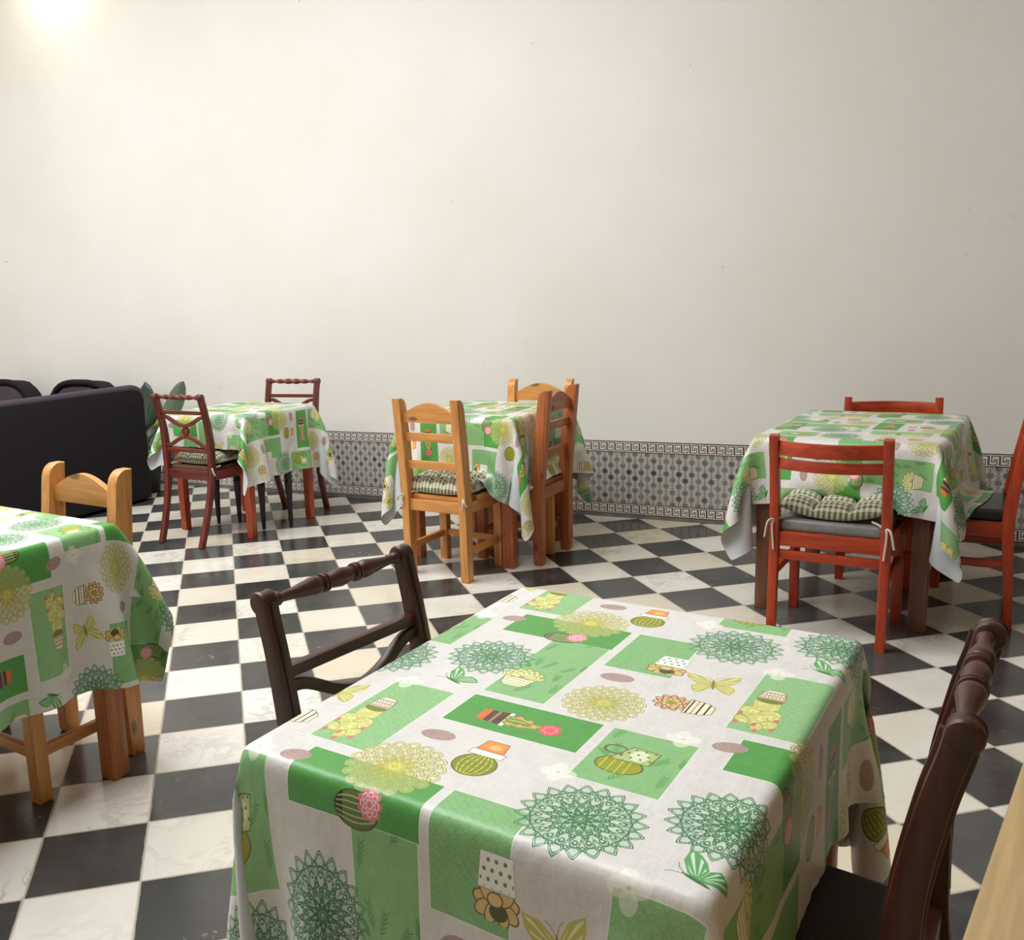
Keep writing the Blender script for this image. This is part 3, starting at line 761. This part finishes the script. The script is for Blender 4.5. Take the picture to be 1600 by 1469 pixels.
def pine_parts(t, kind, seat_dark=False):
    hx = .168
    def yl(z): return -.045 * max(0, (z - .42) / .49) ** 1.2
    for sx in (-1, 1):
        bm = bmesh.new(); pts = []
        D0, D1 = .052, .060
        for z in (0.0, .008): pts.append((-D0 / 2 + (.006 if z == 0 else 0), z))
        pts.append((-.031, .42)); pts.append((-.034 + yl(.7), .7)); pts.append((-.034 + yl(.915), .915))
        for k in range(7):
            a = PI / 2 * k / 6; pts.append((-.012 + .042 * math.sin(a) + yl(.9), .915 - .055 * (1 - math.cos(a))))
        pts.append((.031 + yl(.7), .7)); pts.append((.034, .42)); pts.append((D0 / 2, .008)); pts.append((D0 / 2 - .006, 0))
        prism(bm, pts, 'x', sx * hx - .021, sx * hx + .021, .003)
        finish(bm, 'back_post', W(kind, 'z'), t)
        bm = bmesh.new(); box(bm, (sx * .168, .335, .2), (.045, .045, .40), .004); finish(bm, 'front_leg', W(kind, 'z'), t)
        bm = bmesh.new(); box(bm, (sx * .168, .170, .148), (.022, .29, .034), .003); finish(bm, 'stretcher', W(kind, 'y'), t)
        bm = bmesh.new(); box(bm, (sx * .168, .170, .372), (.022, .29, .058), .003); finish(bm, 'apron', W(kind, 'y'), t)
    bm = bmesh.new()
    pts = [(-.15, .795)] + [(-.15 + .30 * k / 16, .838 + .055 * math.sin(PI * k / 16) ** 1.1) for k in range(17)] + [(.15, .795)]
    prism(bm, [(x, z) for x, z in pts], 'y', -.010, .012, .003)
    o = finish(bm, 'crest_rail', W(kind, 'x'), t); o.location = (0, yl(.84), 0)
    for z in (.722, .580):
        bm = bmesh.new(); box(bm, (0, yl(z), z), (.30, .020, .042), .003); finish(bm, 'slat', W(kind, 'x'), t)
    for y in (-.004, .335):
        bm = bmesh.new(); box(bm, (0, y, .372), (.30, .022, .058), .003); finish(bm, 'apron', W(kind, 'x'), t)
    bm = bmesh.new(); box(bm, (0, .335, .148), (.30, .022, .034), .003); finish(bm, 'stretcher', W(kind, 'x'), t)
    bm = bmesh.new()
    for k in range(4): box(bm, (0, .025 + .0465 + k * .0885 - .02, .413), (.385 if k else .29, .086, .024), .004)
    finish(bm, 'seat', W('pinered' if seat_dark else kind, 'x'), t)

def red_parts(t, mat_pad, w_=.435):
    hx = w_ / 2 - .018
    prof = [(-.02, 0), (-.012, .2), (0, .40), (-.004, .5), (-.024, .65), (-.052, .82)]
    for sx in (-1, 1):
        bm = bmesh.new(); P = catmull([(sx * hx, y, z) for y, z in prof], 4)
        sweep(bm, P, (1, 0, 0), .034, [.034 + .012 * math.exp(-((i / len(P) - .5) / .22) ** 2) for i in range(len(P))], .18); finish(bm, 'back_post', W('red', 'z'), t)
        bm = bmesh.new(); box(bm, (sx * hx, .375, .2125), (.036, .036, .425), .003); finish(bm, 'front_leg', W('red', 'z'), t)
        bm = bmesh.new(); box(bm, (sx * hx, .185, .400), (.022, .36, .058), .003); finish(bm, 'apron', W('red', 'y'), t)
        bm = bmesh.new(); box(bm, (sx * hx, .180, .26), (.020, .37, .032), .003); finish(bm, 'stretcher', W('red', 'y'), t)
    for nm, z, h, yo in (('crest_rail', .770, .055, -.040), ('slat', .708, .042, -.032)):
        bm = bmesh.new(); L = hx - .012
        pts = [(-L + 2 * L * k / 16, yo - .055 * math.cos(PI / 2 * (k / 8 - 1)), z) for k in range(17)]
        sweep(bm, pts, (0, 0, 1), h, .019, .2); finish(bm, nm, W('red', 'x'), t)
    for y in (0, .375):
        bm = bmesh.new(); box(bm, (0, y, .400), (2 * hx - .03, .022, .058), .003); finish(bm, 'apron', W('red', 'x'), t)
    bm = bmesh.new(); box(bm, (0, 0, .335), (2 * hx - .03, .020, .036), .003); finish(bm, 'stretcher', W('red', 'x'), t)
    bm = bmesh.new(); box(bm, (0, .375, .30), (2 * hx - .03, .020, .034), .003); finish(bm, 'stretcher', W('red', 'x'), t)
    bm = bmesh.new(); vs_ = box(bm, (0, .195, .452), (w_ - .055, .38, .052), .022, seg=4); finish(bm, 'seat_pad', mat_pad, t, 60)

def copy_chair(src, loc, rotz, label, only=None):
    r = src.copy(); COL.objects.link(r); r.location = loc; r.rotation_euler = (0, 0, rotz); r['label'] = label
    for ch in list(src.children):
        c = ch.copy(); COL.objects.link(c); c.parent = r
    return r

def place(p, q, facing_left=True):
    """p, q: the feet of the chair's back as one looks along +y: left foot p and right foot q -> location, rotation"""
    p, q = Vector((*p, 0)), Vector((*q, 0)); d = q - p
    return (p + q) / 2, math.atan2(d.y, d.x)

def fwd(ang, dist):        # offset along the chair's +y
    return Vector((-math.sin(ang), math.cos(ang), 0)) * dist

CHAIRS_R = 'mahogany chairs with curved splats'; CHAIRS_P = 'pine ladder back chairs'; CHAIRS_C = 'red brown chairs with bowed back rails'
# near-left table at the back (rope rails)
a = R_(-44.5)
c1 = empty('dining_chair', Vector((.335, 3.470, 0)) + fwd(a, .02), a, 'mahogany chair with rope-twist top rail and gingham cushion, its back to us', 'chair', CHAIRS_R)
regency_parts(c1, 'rope', 'mahog', 'black', M_BROWNSEAT)
a = R_(144)
c2 = copy_chair(c1, Vector((1.045, 4.13, 0)) + fwd(a, .10), a, 'mahogany chair with rope-twist top rail facing us by the wall, behind the small table')
# foreground table (spool rails)
P1, P2 = Vector((.603, -.629, 0)), Vector((.911, -.397, 0)); d = P2 - P1
a = math.atan2(d.y, d.x) + PI
c3 = empty('dining_chair', (P1 + P2) / 2 + fwd(a, .07), a, 'dark brown chair with turned spool top rail, tucked in behind the foreground table', 'chair', CHAIRS_R)
regency_parts(c3, 'spool', 'dark', 'dark', M_DARKSEAT); c3.scale = (.95, 1, 1)
P1, P2 = Vector((1.344, -1.366, 0)), Vector((1.631, -1.099, 0)); d = P2 - P1
a = math.atan2(d.y, d.x)
c4 = copy_chair(c3, (P1 + P2) / 2 + fwd(a, .07), a, 'dark spool-railed chair seen end-on, beside the pale wooden counter edge')

# pine chairs
a = R_(-46)
D = Vector((1.668, 2.085, 0)); E1 = Vector((math.cos(a), math.sin(a), 0))
p1 = empty('dining_chair', D - E1 * .176 + fwd(a, .026), a, 'pine ladder back chair with gingham cushion, its back to us at the middle table', 'chair', CHAIRS_P)
pine_parts(p1, 'pine')
a = R_(45)
p2 = empty('dining_chair', Vector((2.240, 2.393, 0)) + fwd(a, .005), a, 'reddish pine chair with bare plank seat, at the right end of the middle table', 'chair', CHAIRS_P)
pine_parts(p2, 'pinered', True)
a = R_(142)
p3 = copy_chair(p1, Vector((2.345, 2.865, 0)) + fwd(a, .045), a, 'pine chair facing us on the wall side of the middle table')
a = R_(134)
p4 = copy_chair(p1, Vector((.100, .850, 0)) + fwd(a, 0.02), a, 'pine chair tucked under the table at the left edge, in front of the dark sofa')
# red-brown chairs
a = R_(-46)
r1 = empty('dining_chair', Vector((2.80, .885, 0)) + fwd(a, .02), a, 'red brown chair with grey seat pad and gingham cushion, its back to us', 'chair', CHAIRS_C)
red_parts(r1, M_GREYVINYL)
a = R_(46)
r2 = empty('dining_chair', Vector((3.700, .945, 0)) + fwd(a, .02), a, 'red brown chair with black seat pad, cut off by the right edge of the picture', 'chair', CHAIRS_C)
red_parts(r2, M_BLACKVINYL)
a = R_(142)
r3 = copy_chair(r1, Vector((3.795, 1.800, 0)) + fwd(a, .06), a, 'red brown chair facing us at the wall, only its crest rail above the table')

# ------------------------------------------------------------------ cushions
def cushion(name, loc, ang, label, w_=.39, d_=.37, h=.050, nt=3, bend=0.0, tilt=0.0, ties=()):
    N = 48; bm = bmesh.new(); uvl = bm.loops.layers.uv.new('UVMap'); top = {}; bot = {}
    def pos(u, v, sgn):
        x, y = u * 2 - 1, v * 2 - 1
        e = max(0.0, (1 - abs(x) ** 6)) * max(0.0, (1 - abs(y) ** 6)); hh = h * (e ** .45)
        tu, tv = (u * nt) % 1, (v * nt) % 1
        # puffs between the tuft rows
        dim = (abs(math.sin(PI * u * nt)) * abs(math.sin(PI * v * nt))) ** .35
        zz = hh * (.5 + .5 * dim) if sgn > 0 else -hh * .18
        k = 1 - .03 * (abs(x) ** 2 * abs(y) ** 2) + .012 * math.cos(PI * y * nt) * (abs(x) ** 8)
        X_, Y_ = x * w_ / 2 * k, y * d_ / 2 * k
        zz += bend * (x * x - .4) * h + bend * .8 * h * (y * y) * .5
        return Vector((X_, Y_, zz + h * .20 + tilt * (y + 1) * d_ / 2))
    for i in range(N + 1):
        for j in range(N + 1):
            top[i, j] = bm.verts.new(pos(i / N, j / N, 1))
            bot[i, j] = top[i, j] if i in (0, N) or j in (0, N) else bm.verts.new(pos(i / N, j / N, -1))
    for i in range(N):
        for j in range(N):
            for G, o_ in ((top, 1), (bot, -1)):
                q = [G[i, j], G[i + 1, j], G[i + 1, j + 1], G[i, j + 1]]
                f = bm.faces.new(q if o_ > 0 else q[::-1])
                for l in f.loops: l[uvl].uv = ((l.vert.co.x + .5), (l.vert.co.y + .5))
    o = finish(bm, 'seat_cushion', M_GING, None, 80, loc, ang); tag(o, label, 'cushion', 'gingham seat cushions')
    for P in ties:
        bm = bmesh.new(); tube(bm, catmull(P, 5), .0042, 6); finish(bm, 'tie', M_TIE, o)
    return o
def tieset(w_, drop=.06, yb=-.20):
    out = []
    for sx in (-1, 1):
        x = sx * w_
        out.append([(x * .86, yb + .02, .012), (x, yb, .008), (x * 1.14, yb - .02, .0), (x * 1.17, yb + .035, .003), (x * 1.05, yb + .055, .0)])
        out.append([(x * 1.14, yb - .02, 0), (x * 1.20, yb - .035, -.02), (x * 1.16, yb - .035, -drop)])
        out.append([(x * 1.14, yb - .02, 0), (x * 1.28, yb - .045, -.005), (x * 1.36, yb - .04, -drop * .6)])
    return out
def on_chair(ch, y, z):
    a = ch.rotation_euler[2]; return Vector(ch.location) + fwd(a, y) + Vector((0, 0, z)), a
l, a = on_chair(c1, .200, .464); cushion('seat_cushion', l, a, 'gingham cushion on the rope-railed mahogany chair at the small table', .37, .38, .066, 3, 0.15, .04, tieset(.165, .07))
l, a = on_chair(p1, .185, .4255); cushion('seat_cushion', l, a, 'gingham cushion on the pine chair at the middle table', .37, .37, .080, 5, 0.1, .03, tieset(.15, .05, -.19))
l, a = on_chair(r1, .205, .479); cushion('seat_cushion', l, a, 'gingham cushion on the grey pad of the red brown chair', .39, .38, .062, 3, .6, .06, tieset(.17, .12))

# ------------------------------------------------------------------ tables
def table(cen, th, hx, hy, H, kind, legw, inset, label, taper=(1, 1)):
    t = empty('dining_table', (cen[0], cen[1], 0), R_(th), label, 'table', 'tables under green patterned cloths')
    bm = bmesh.new(); rr = .03; ox_, oy_ = hx - .016, hy - .016
    prism(bm, [(sx * (ox_ - rr) + rr * math.cos(q0 + PI / 2 * k / 5), sy * (oy_ - rr) + rr * math.sin(q0 + PI / 2 * k / 5)) for sx, sy, q0 in ((1, 1, 0), (-1, 1, PI / 2), (-1, -1, PI), (1, -1, PI * 1.5)) for k in range(6)], 'z', H - .036, H - .008, .006); finish(bm, 'tabletop', W(kind, 'y'), t)
    for s in (-1, 1):
        bm = bmesh.new(); box(bm, (0, s * (hy - inset), H - .075), (2 * (hx - inset) - legw, .022, .085), .002); finish(bm, 'apron', W(kind, 'x'), t)
        bm = bmesh.new(); box(bm, (s * (hx - inset), 0, H - .075), (.022, 2 * (hy - inset) - legw, .085), .002); finish(bm, 'apron', W(kind, 'y'), t)
        for q in (-1, 1):
            bm = bmesh.new(); box(bm, (s * (hx - inset), q * (hy - inset), (H - .032) / 2), (legw, legw, H - .032), .006, taper=taper); finish(bm, 'leg', W(kind, 'z'), t)
    return t

def drape(cen, th, hx, hy, H, drops, uvf, label, colliders=(), sp=.022, steps=260, seed=1, stiff=.22):
    """a stiff oilcloth laid over the table top and let fall; drops: overhang at -x, +x, -y, +y; colliders: boxes in the table's frame"""
    x0, x1, y0, y1 = -hx - drops[0], hx + drops[1], -hy - drops[2], hy + drops[3]
    def line(a, h, b):      # grid lines fall exactly on the table's edges
        n = lambda L: max(2, int(round(L / sp)) + 1)
        return np.concatenate([np.linspace(a, -h, n(-h - a))[:-1], np.linspace(-h, h, n(2 * h)), np.linspace(h, b, n(b - h))[1:]])
    gx, gy = line(x0, hx, x1), line(y0, hy, y1); nx, ny = len(gx), len(gy); GX, GY = np.meshgrid(gx, gy, indexing='ij')
    dx, dy = gx[1] - gx[0], gy[1] - gy[0]
    P = np.stack([GX, GY, np.full_like(GX, H + .002)], -1); rng = np.random.RandomState(seed)
    # start the overhang already bent halfway down so that it settles quickly
    ox = np.maximum(0, np.abs(GX) - hx); oy = np.maximum(0, np.abs(GY) - hy); over = np.hypot(ox, oy)
    fo = .06 + .5 * np.minimum(1, np.minimum(ox, oy) / .12)
    P[..., 0] = np.sign(GX) * (np.minimum(np.abs(GX), hx) + ox * fo + .004 * (ox > 0)); P[..., 1] = np.sign(GY) * (np.minimum(np.abs(GY), hy) + oy * fo + .004 * (oy > 0))
    P[..., 2] -= over * np.sqrt(1 - fo ** 2)
    P += rng.normal(0, .0008, P.shape) * (over > 0)[..., None]
    pin = (np.abs(GX) < hx + 1e-6) & (np.abs(GY) < hy + 1e-6); wgt = np.where(pin, 0.0, 1.0)
    V = np.zeros_like(P); dt = 1 / 60
    cons = []
    def add(i, j, rest, k):      # offset (i,j)
        n0 = 2
        for ph in range(n0):
            if i:
                idx = np.arange(0, nx - i); idx = idx[(idx // i) % 2 == ph % 2] if ph < 2 else None
            else:
                idx = np.arange(0, ny - j); idx = idx[(idx // j) % 2 == ph % 2] if ph < 2 else None
            if idx is None or len(idx) == 0: continue
            if i and j > 0: A = (idx[:, None], np.arange(0, ny - j)[None, :]); B = (idx[:, None] + i, np.arange(j, ny)[None, :])
            elif i and j < 0: A = (idx[:, None], np.arange(-j, ny)[None, :]); B = (idx[:, None] + i, np.arange(0, ny + j)[None, :])
            elif i: A = (idx[:, None], np.arange(ny)[None, :]); B = (idx[:, None] + i, np.arange(ny)[None, :])
            else: A = (np.arange(nx)[:, None], idx[None, :]); B = (np.arange(nx)[:, None], idx[None, :] + j)
            wa, wb = wgt[A], wgt[B]; s = wa + wb; s[s == 0] = 1
            cons.append((A, B, np.hypot(GX[B] - GX[A], GY[B] - GY[A]), k * wa / s, k * wb / s))
    add(1, 0, dx, 1.0); add(0, 1, dy, 1.0)
    dg = math.hypot(dx, dy); add(1, 1, dg, .9); add(1, -1, dg, .9)
    add(2, 0, 2 * dx, stiff); add(0, 2, 2 * dy, stiff); add(4, 0, 4 * dx, .06); add(0, 4, 4 * dy, .06)
    boxes = [((-hx - .003, -hy - .003, .12), (hx + .003, hy + .003, H + .001))] + [c for c in colliders]
    for st in range(steps):
        V[..., 2] -= 9.8 * dt * wgt; V *= .97 if st < steps * .7 else .9
        Q = P + V * dt * wgt[..., None]
        for it in range(7):
            for A, B, rest, ka, kb in cons:
                d = Q[B] - Q[A]; L = np.sqrt((d * d).sum(-1)) + 1e-9; f = ((L - rest) / L)[..., None] * d
                Q[A] += f * ka[..., None]; Q[B] -= f * kb[..., None]
            for lo, hi in boxes:
                lo_, hi_ = np.array(lo) - .003, np.array(hi) + .003
                ins = ((Q > lo_) & (Q < hi_)).all(-1) & ~pin
                if ins.any():
                    q = Q[ins]; dd = np.concatenate([q - lo_, hi_ - q], -1); k = dd.argmin(-1); r = np.arange(len(q)); ax = k % 3
                    q[r, ax] = np.where(k < 3, lo_[ax], hi_[ax]); Q[ins] = q
        V = (Q - P) / dt; sp_ = np.sqrt((V * V).sum(-1, keepdims=True)); V *= np.minimum(1, 2.5 / (sp_ + 1e-9)); P = Q
    P[pin, 2] = H + .002
    me = bpy.data.meshes.new('tablecloth'); vs_ = P.reshape(-1, 3)
    ii, jj = np.meshgrid(np.arange(nx - 1), np.arange(ny - 1), indexing='ij'); a0 = (ii * ny + jj).ravel()
    F = np.stack([a0, a0 + ny, a0 + ny + 1, a0 + 1], -1)
    me.from_pydata(vs_.tolist(), [], F.tolist()); me.materials.append(M_CLOTH)
    uv = me.uv_layers.new(name='UVMap'); U = np.stack(uvf(GX * 100, GY * 100), -1).reshape(-1, 2)
    U = U / np.array([104.0, 65.0]); li = np.empty(len(me.loops), np.int32); me.loops.foreach_get('vertex_index', li)
    uv.data.foreach_set('uv', U[li].ravel().astype(np.float32))
    me.polygons.foreach_set('use_smooth', [True] * len(me.polygons))
    o = bpy.data.objects.new('tablecloth', me); COL.objects.link(o); o.location = (cen[0], cen[1], 0); o.rotation_euler = (0, 0, R_(th))
    md = o.modifiers.new('sub', 'SUBSURF'); md.levels = 1; md.render_levels = 1
    return tag(o, label, 'tablecloth', 'green patterned oilcloths')

def world_box(cen, th, ch, lo, hi):
    """a box in a chair's frame -> bounding box in the table's frame (chairs stand square to the tables)"""
    c, s = math.cos(ch.rotation_euler[2]), math.sin(ch.rotation_euler[2]); ct, st = math.cos(R_(th)), math.sin(R_(th)); P = []
    for x in (lo[0], hi[0]):
        for y in (lo[1], hi[1]):
            wx, wy = ch.location[0] + x * c - y * s - cen[0], ch.location[1] + x * s + y * c - cen[1]
            P.append((wx * ct + wy * st, -wx * st + wy * ct))
    P = np.array(P); return ((P[:, 0].min(), P[:, 1].min(), lo[2]), (P[:, 0].max(), P[:, 1].max(), hi[2]))
def chair_boxes(cen, th, ch, seat_z):
    return [world_box(cen, th, ch, (-.19, -.01, .3), (.19, .38, seat_z)),
            world_box(cen, th, ch, (-.20, -.045, .44), (.20, .035, .9))]

TG = dict(
    T4=((1.109, -.840), -46.6, .345, .4375, .755), T1=((.667, 3.812), -44.0, .33, .33, .755),
    T2=((1.975, 2.702), -44.0, .33, .36, .785), T3=((3.34, 1.40), -48.0, .35, .48, .76), T0=((-.262, .556), -46.0, .37, .37, .785))
T0c = Vector((.236, .575, 0)) - Vector((math.cos(R_(-46)), math.sin(R_(-46)), 0)) * .37 - Vector((-math.sin(R_(-46)), math.cos(R_(-46)), 0)) * .37
TG['T0'] = ((T0c.x, T0c.y), -46.0, .37, .37, .785)

T = TG['T4']; table(*T, 'pineleg', .06, .05, 'table under a green patterned cloth, largest, in the foreground')
drape(*T, (.30, .26, .40, .36), lambda x, y: (x, y), 'cactus-print green cloth on the foreground table, its whole top in view', chair_boxes(T[0], T[1], c4, .464) + chair_boxes(T[0], T[1], c3, .464), sp=.017, stiff=.10)
T = TG['T1']; table(*T, 'redleg', .056, .048, 'small table with orange-red legs beside the dark sofa', (.82, .82))
drape(*T, (.28, .38, .20, .33), lambda x, y: (x - 49.2, y - 33.6), 'cactus-print green cloth on the small table with orange-red legs', chair_boxes(T[0], T[1], c1, .50) + chair_boxes(T[0], T[1], c2, .464), seed=3)
T = TG['T2']; table(*T, 'pinered', .062, .05, 'table in the middle with three pine chairs around it')
drape(*T, (.38, .38, .38, .38), lambda x, y: (-y - 52.2 + 0, x - .8), 'cactus-print green cloth on the middle table with pine chairs', chair_boxes(T[0], T[1], p1, .49) + chair_boxes(T[0], T[1], p2, .426) + chair_boxes(T[0], T[1], p3, .49), seed=5)
T = TG['T3']; table(*T, 'brownleg', .062, .05, 'long table by the wall on the right with brown legs')
drape(*T, (.40, .38, .27, .36), lambda x, y: (y + 51, -x + 26), 'cactus-print green cloth with white backing showing, on the rear right table', chair_boxes(T[0], T[1], r1, .53) + chair_boxes(T[0], T[1], r2, .48), seed=8)
T = TG['T0']; table(*T, 'pineleg', .062, .055, 'table cut off by the left edge of the picture, pine legs')
drape(*T, (.3, .43, .4, .21), lambda x, y: (-y + 37 - 48.2, x - 47.1 - 37), 'cactus-print green cloth on the table at the left edge', seed=11, stiff=.15)

# ------------------------------------------------------------------ sofa, armchairs, plant, counter
sa = R_(46.6); sd = Vector((math.cos(sa), math.sin(sa), 0)); sn = Vector((-math.sin(sa), math.cos(sa), 0))
sofa = empty('sofa', Vector((-.012, 4.862, 0)), sa, 'dark charcoal sofa with its back to us at the left', 'sofa')
Ls = 1.75
bm = bmesh.new()      # back, with rounded upper corners; x runs to the left as negative
def outline(L, top, r):
    pts = [(0, .02)] + [(-r + r * math.cos(PI / 2 * k / 6), top - r * .8 + r * .8 * math.sin(PI / 2 * k / 6)) for k in range(7)]
    pts += [(-L + r - r * math.sin(PI / 2 * k / 6), top - r * .8 + r * .8 * math.cos(PI / 2 * k / 6)) for k in range(7)] + [(-L, .02)]
    return pts
prism(bm, outline(Ls, .835, .09), 'y', 0, .16, .02); finish(bm, 'back', M_SOFA, sofa, 50)
bm = bmesh.new()
P = [(x, .0, z) for x, z in outline(Ls, .838, .09)[1:-1]]
tube(bm, [Vector((x, .035, z)) for x, _, z in P], .032, 10); finish(bm, 'back_roll', M_SOFA2, sofa, 60)
bm = bmesh.new(); box(bm, (-Ls / 2, .33, .20), (Ls - .02, .34, .36), .03); finish(bm, 'seat_base', M_SOFA, sofa, 50)
for x in (-.10, -Ls + .10):
    bm = bmesh.new(); box(bm, (x + (.02 if x > -.5 else 0), .32, .27), (.17, .35, .50), .02)
    lathe(bm, [(.03, -.18), (.085, -.17), (.095, -.14), (.095, .14), (.085, .17), (.03, .18)], 20, Matrix.Translation((x + (.06 if x > -.5 else -.06), .32, .565)) @ Matrix.Rotation(PI / 2, 4, 'X'))
    finish(bm, 'armrest', M_SOFA, sofa, 50)
for k in range(2):
    bm = bmesh.new(); box(bm, (-.20 - (Ls - .4) * (k + .5) / 2, .33, .44), ((Ls - .42) / 2, .32, .14), .05, seg=4); finish(bm, 'cushion', M_SOFA2, sofa, 60)

def armchair(loc, ang, label):
    t = empty('armchair', loc, ang, label, 'armchair', 'charcoal armchairs along the wall')     # +y faces the room
    pts = [(-.38, .30)]
    N = 16
    for k in range(N + 1):
        u = -1 + 2 * k / N; pts.append((.36 * u, .62 + .235 * (1 - abs(u) ** 3.2) ** .6))
    pts.append((.38, .30))
    bm = bmesh.new(); prism(bm, pts, 'y', -.10, .05, .03); finish(bm, 'backrest', M_SOFA, t, 50)
    bm = bmesh.new(); tube(bm, [Vector((x, .05, z)) for x, z in pts], .024, 10); finish(bm, 'piping', M_SOFA, t, 60)
    bm = bmesh.new()
    ins = [(x * .86, .30 + (z - .30) * .93) for x, z in pts]; prism(bm, ins, 'y', .04, .085, .02)
    finish(bm, 'back_cushion', M_SOFA2, t, 50)
    bm = bmesh.new(); box(bm, (0, .30, .20), (.74, .76, .36), .04); finish(bm, 'seat_base', M_SOFA, t, 50)
    bm = bmesh.new(); box(bm, (0, .34, .42), (.46, .60, .14), .05, seg=4); finish(bm, 'seat', M_SOFA2, t, 60)
    for s in (-1, 1):
        bm = bmesh.new(); box(bm, (s * .305, .32, .38), (.14, .74, .40), .05, seg=4); finish(bm, 'armrest', M_SOFA, t, 50)
    return t
wa = math.atan2(WD.y, WD.x)
AR = wa + PI
armchair(wpt(-4.00, .25), AR, 'rounded back of a charcoal armchair by the wall, nearer the plant')
armchair(wpt(-4.93, .25), AR, 'rounded back of a charcoal armchair by the wall, at the left edge of the picture')

pl = empty('potted_plant', wpt(-3.36, .30), wa, 'broad-leaved plant in a black pot, between the sofa and the small table', 'plant')
bm = bmesh.new(); lathe(bm, [(.085, 0), (.115, .25), (.122, .25), (.122, .275), (.105, .275), (.10, .255)], 24); finish(bm, 'pot', M_POT, pl)
bm = bmesh.new(); lathe(bm, [(.10, .245), (.10, .256)], 20); finish(bm, 'soil', M_SOIL, pl)
def leaf(base, tip, width, mat, side, cup=.02, thick=.006):
    bm = bmesh.new(); b, tp = Vector(base), Vector(tip); ax = (tp - b); L = ax.length; ax.normalize(); sv = Vector(side); sv = (sv - ax * sv.dot(ax)).normalized(); nv = ax.cross(sv)
    N, Mw = 14, 6; G = {}
    for i in range(N + 1):
        u = i / N; wv = width / 2 * (math.sin(PI * u ** 1.25) ** .55 if 0 < u < 1 else 0.03)
        for j in range(-Mw, Mw + 1):
            q = j / Mw
            for sg in (0, 1):
                G[i, j, sg] = bm.verts.new(b + ax * L * u + sv * wv * q + nv * (cup * abs(q) ** 1.5 + .05 * L * math.sin(PI * u) + (thick * (1 - abs(q)) if sg else 0)))
    for i in range(N):
        for j in range(-Mw, Mw):
            bm.faces.new((G[i, j, 0], G[i + 1, j, 0], G[i + 1, j + 1, 0], G[i, j + 1, 0])); bm.faces.new((G[i, j + 1, 1], G[i + 1, j + 1, 1], G[i + 1, j, 1], G[i, j, 1]))
    bmesh.ops.remove_doubles(bm, verts=bm.verts[:], dist=.0004)
    return finish(bm, 'leaf', mat, pl, 50)
bm = bmesh.new()
tube(bm, catmull([(0, 0, .25), (-.03, .02, .38), (-.09, .05, .50)], 5), .011, 8); tube(bm, catmull([(0, 0, .25), (.04, .0, .40), (.12, .02, .50)], 5), .010, 8)
tube(bm, [(0, .01, .25), (0, .03, .45)], .009, 8)
finish(bm, 'stem', M_LEAF3, pl)
leaf((-.09, .05, .46), (-.10, .16, .845), .19, M_LEAF, (1, 0, 0)); leaf((.10, .02, .46), (.38, .06, .86), .16, M_LEAF3, (1, 0, -.6))
leaf((.04, .06, .50), (.22, .12, .72), .10, M_LEAF2, (1, 0, -.8)); leaf((-.03, .04, .42), (-.02, .20, .62), .16, M_LEAF3, (1, 0, 0))
leaf((0, .02, .50), (.06, .08, .76), .10, M_LEAF, (1, 0, 0)); leaf((.08, .03, .40), (.26, .16, .56), .12, M_LEAF, (1, .2, -.4))

# pale wooden counter whose edge cuts the lower right corner
q0, q1 = Vector((0.9789, -1.7655, 1.0)), Vector((1.1964, -1.5906, 1.0))
dv_ = q1 - q0; ea = math.atan2(dv_.y, dv_.x)
cn = empty('wooden_counter', Vector((q0.x, q0.y, 0)), ea, 'pale wooden counter cutting across the lower right corner', 'counter')
bm = bmesh.new(); box(bm, (.45, -.25, .982), (1.5, .50, .036), .006); finish(bm, 'countertop', W('pale', 'x'), cn)
bm = bmesh.new(); box(bm, (.45, -.29, .482), (1.40, .36, .964), .004); finish(bm, 'body', W('pale', 'x'), cn)
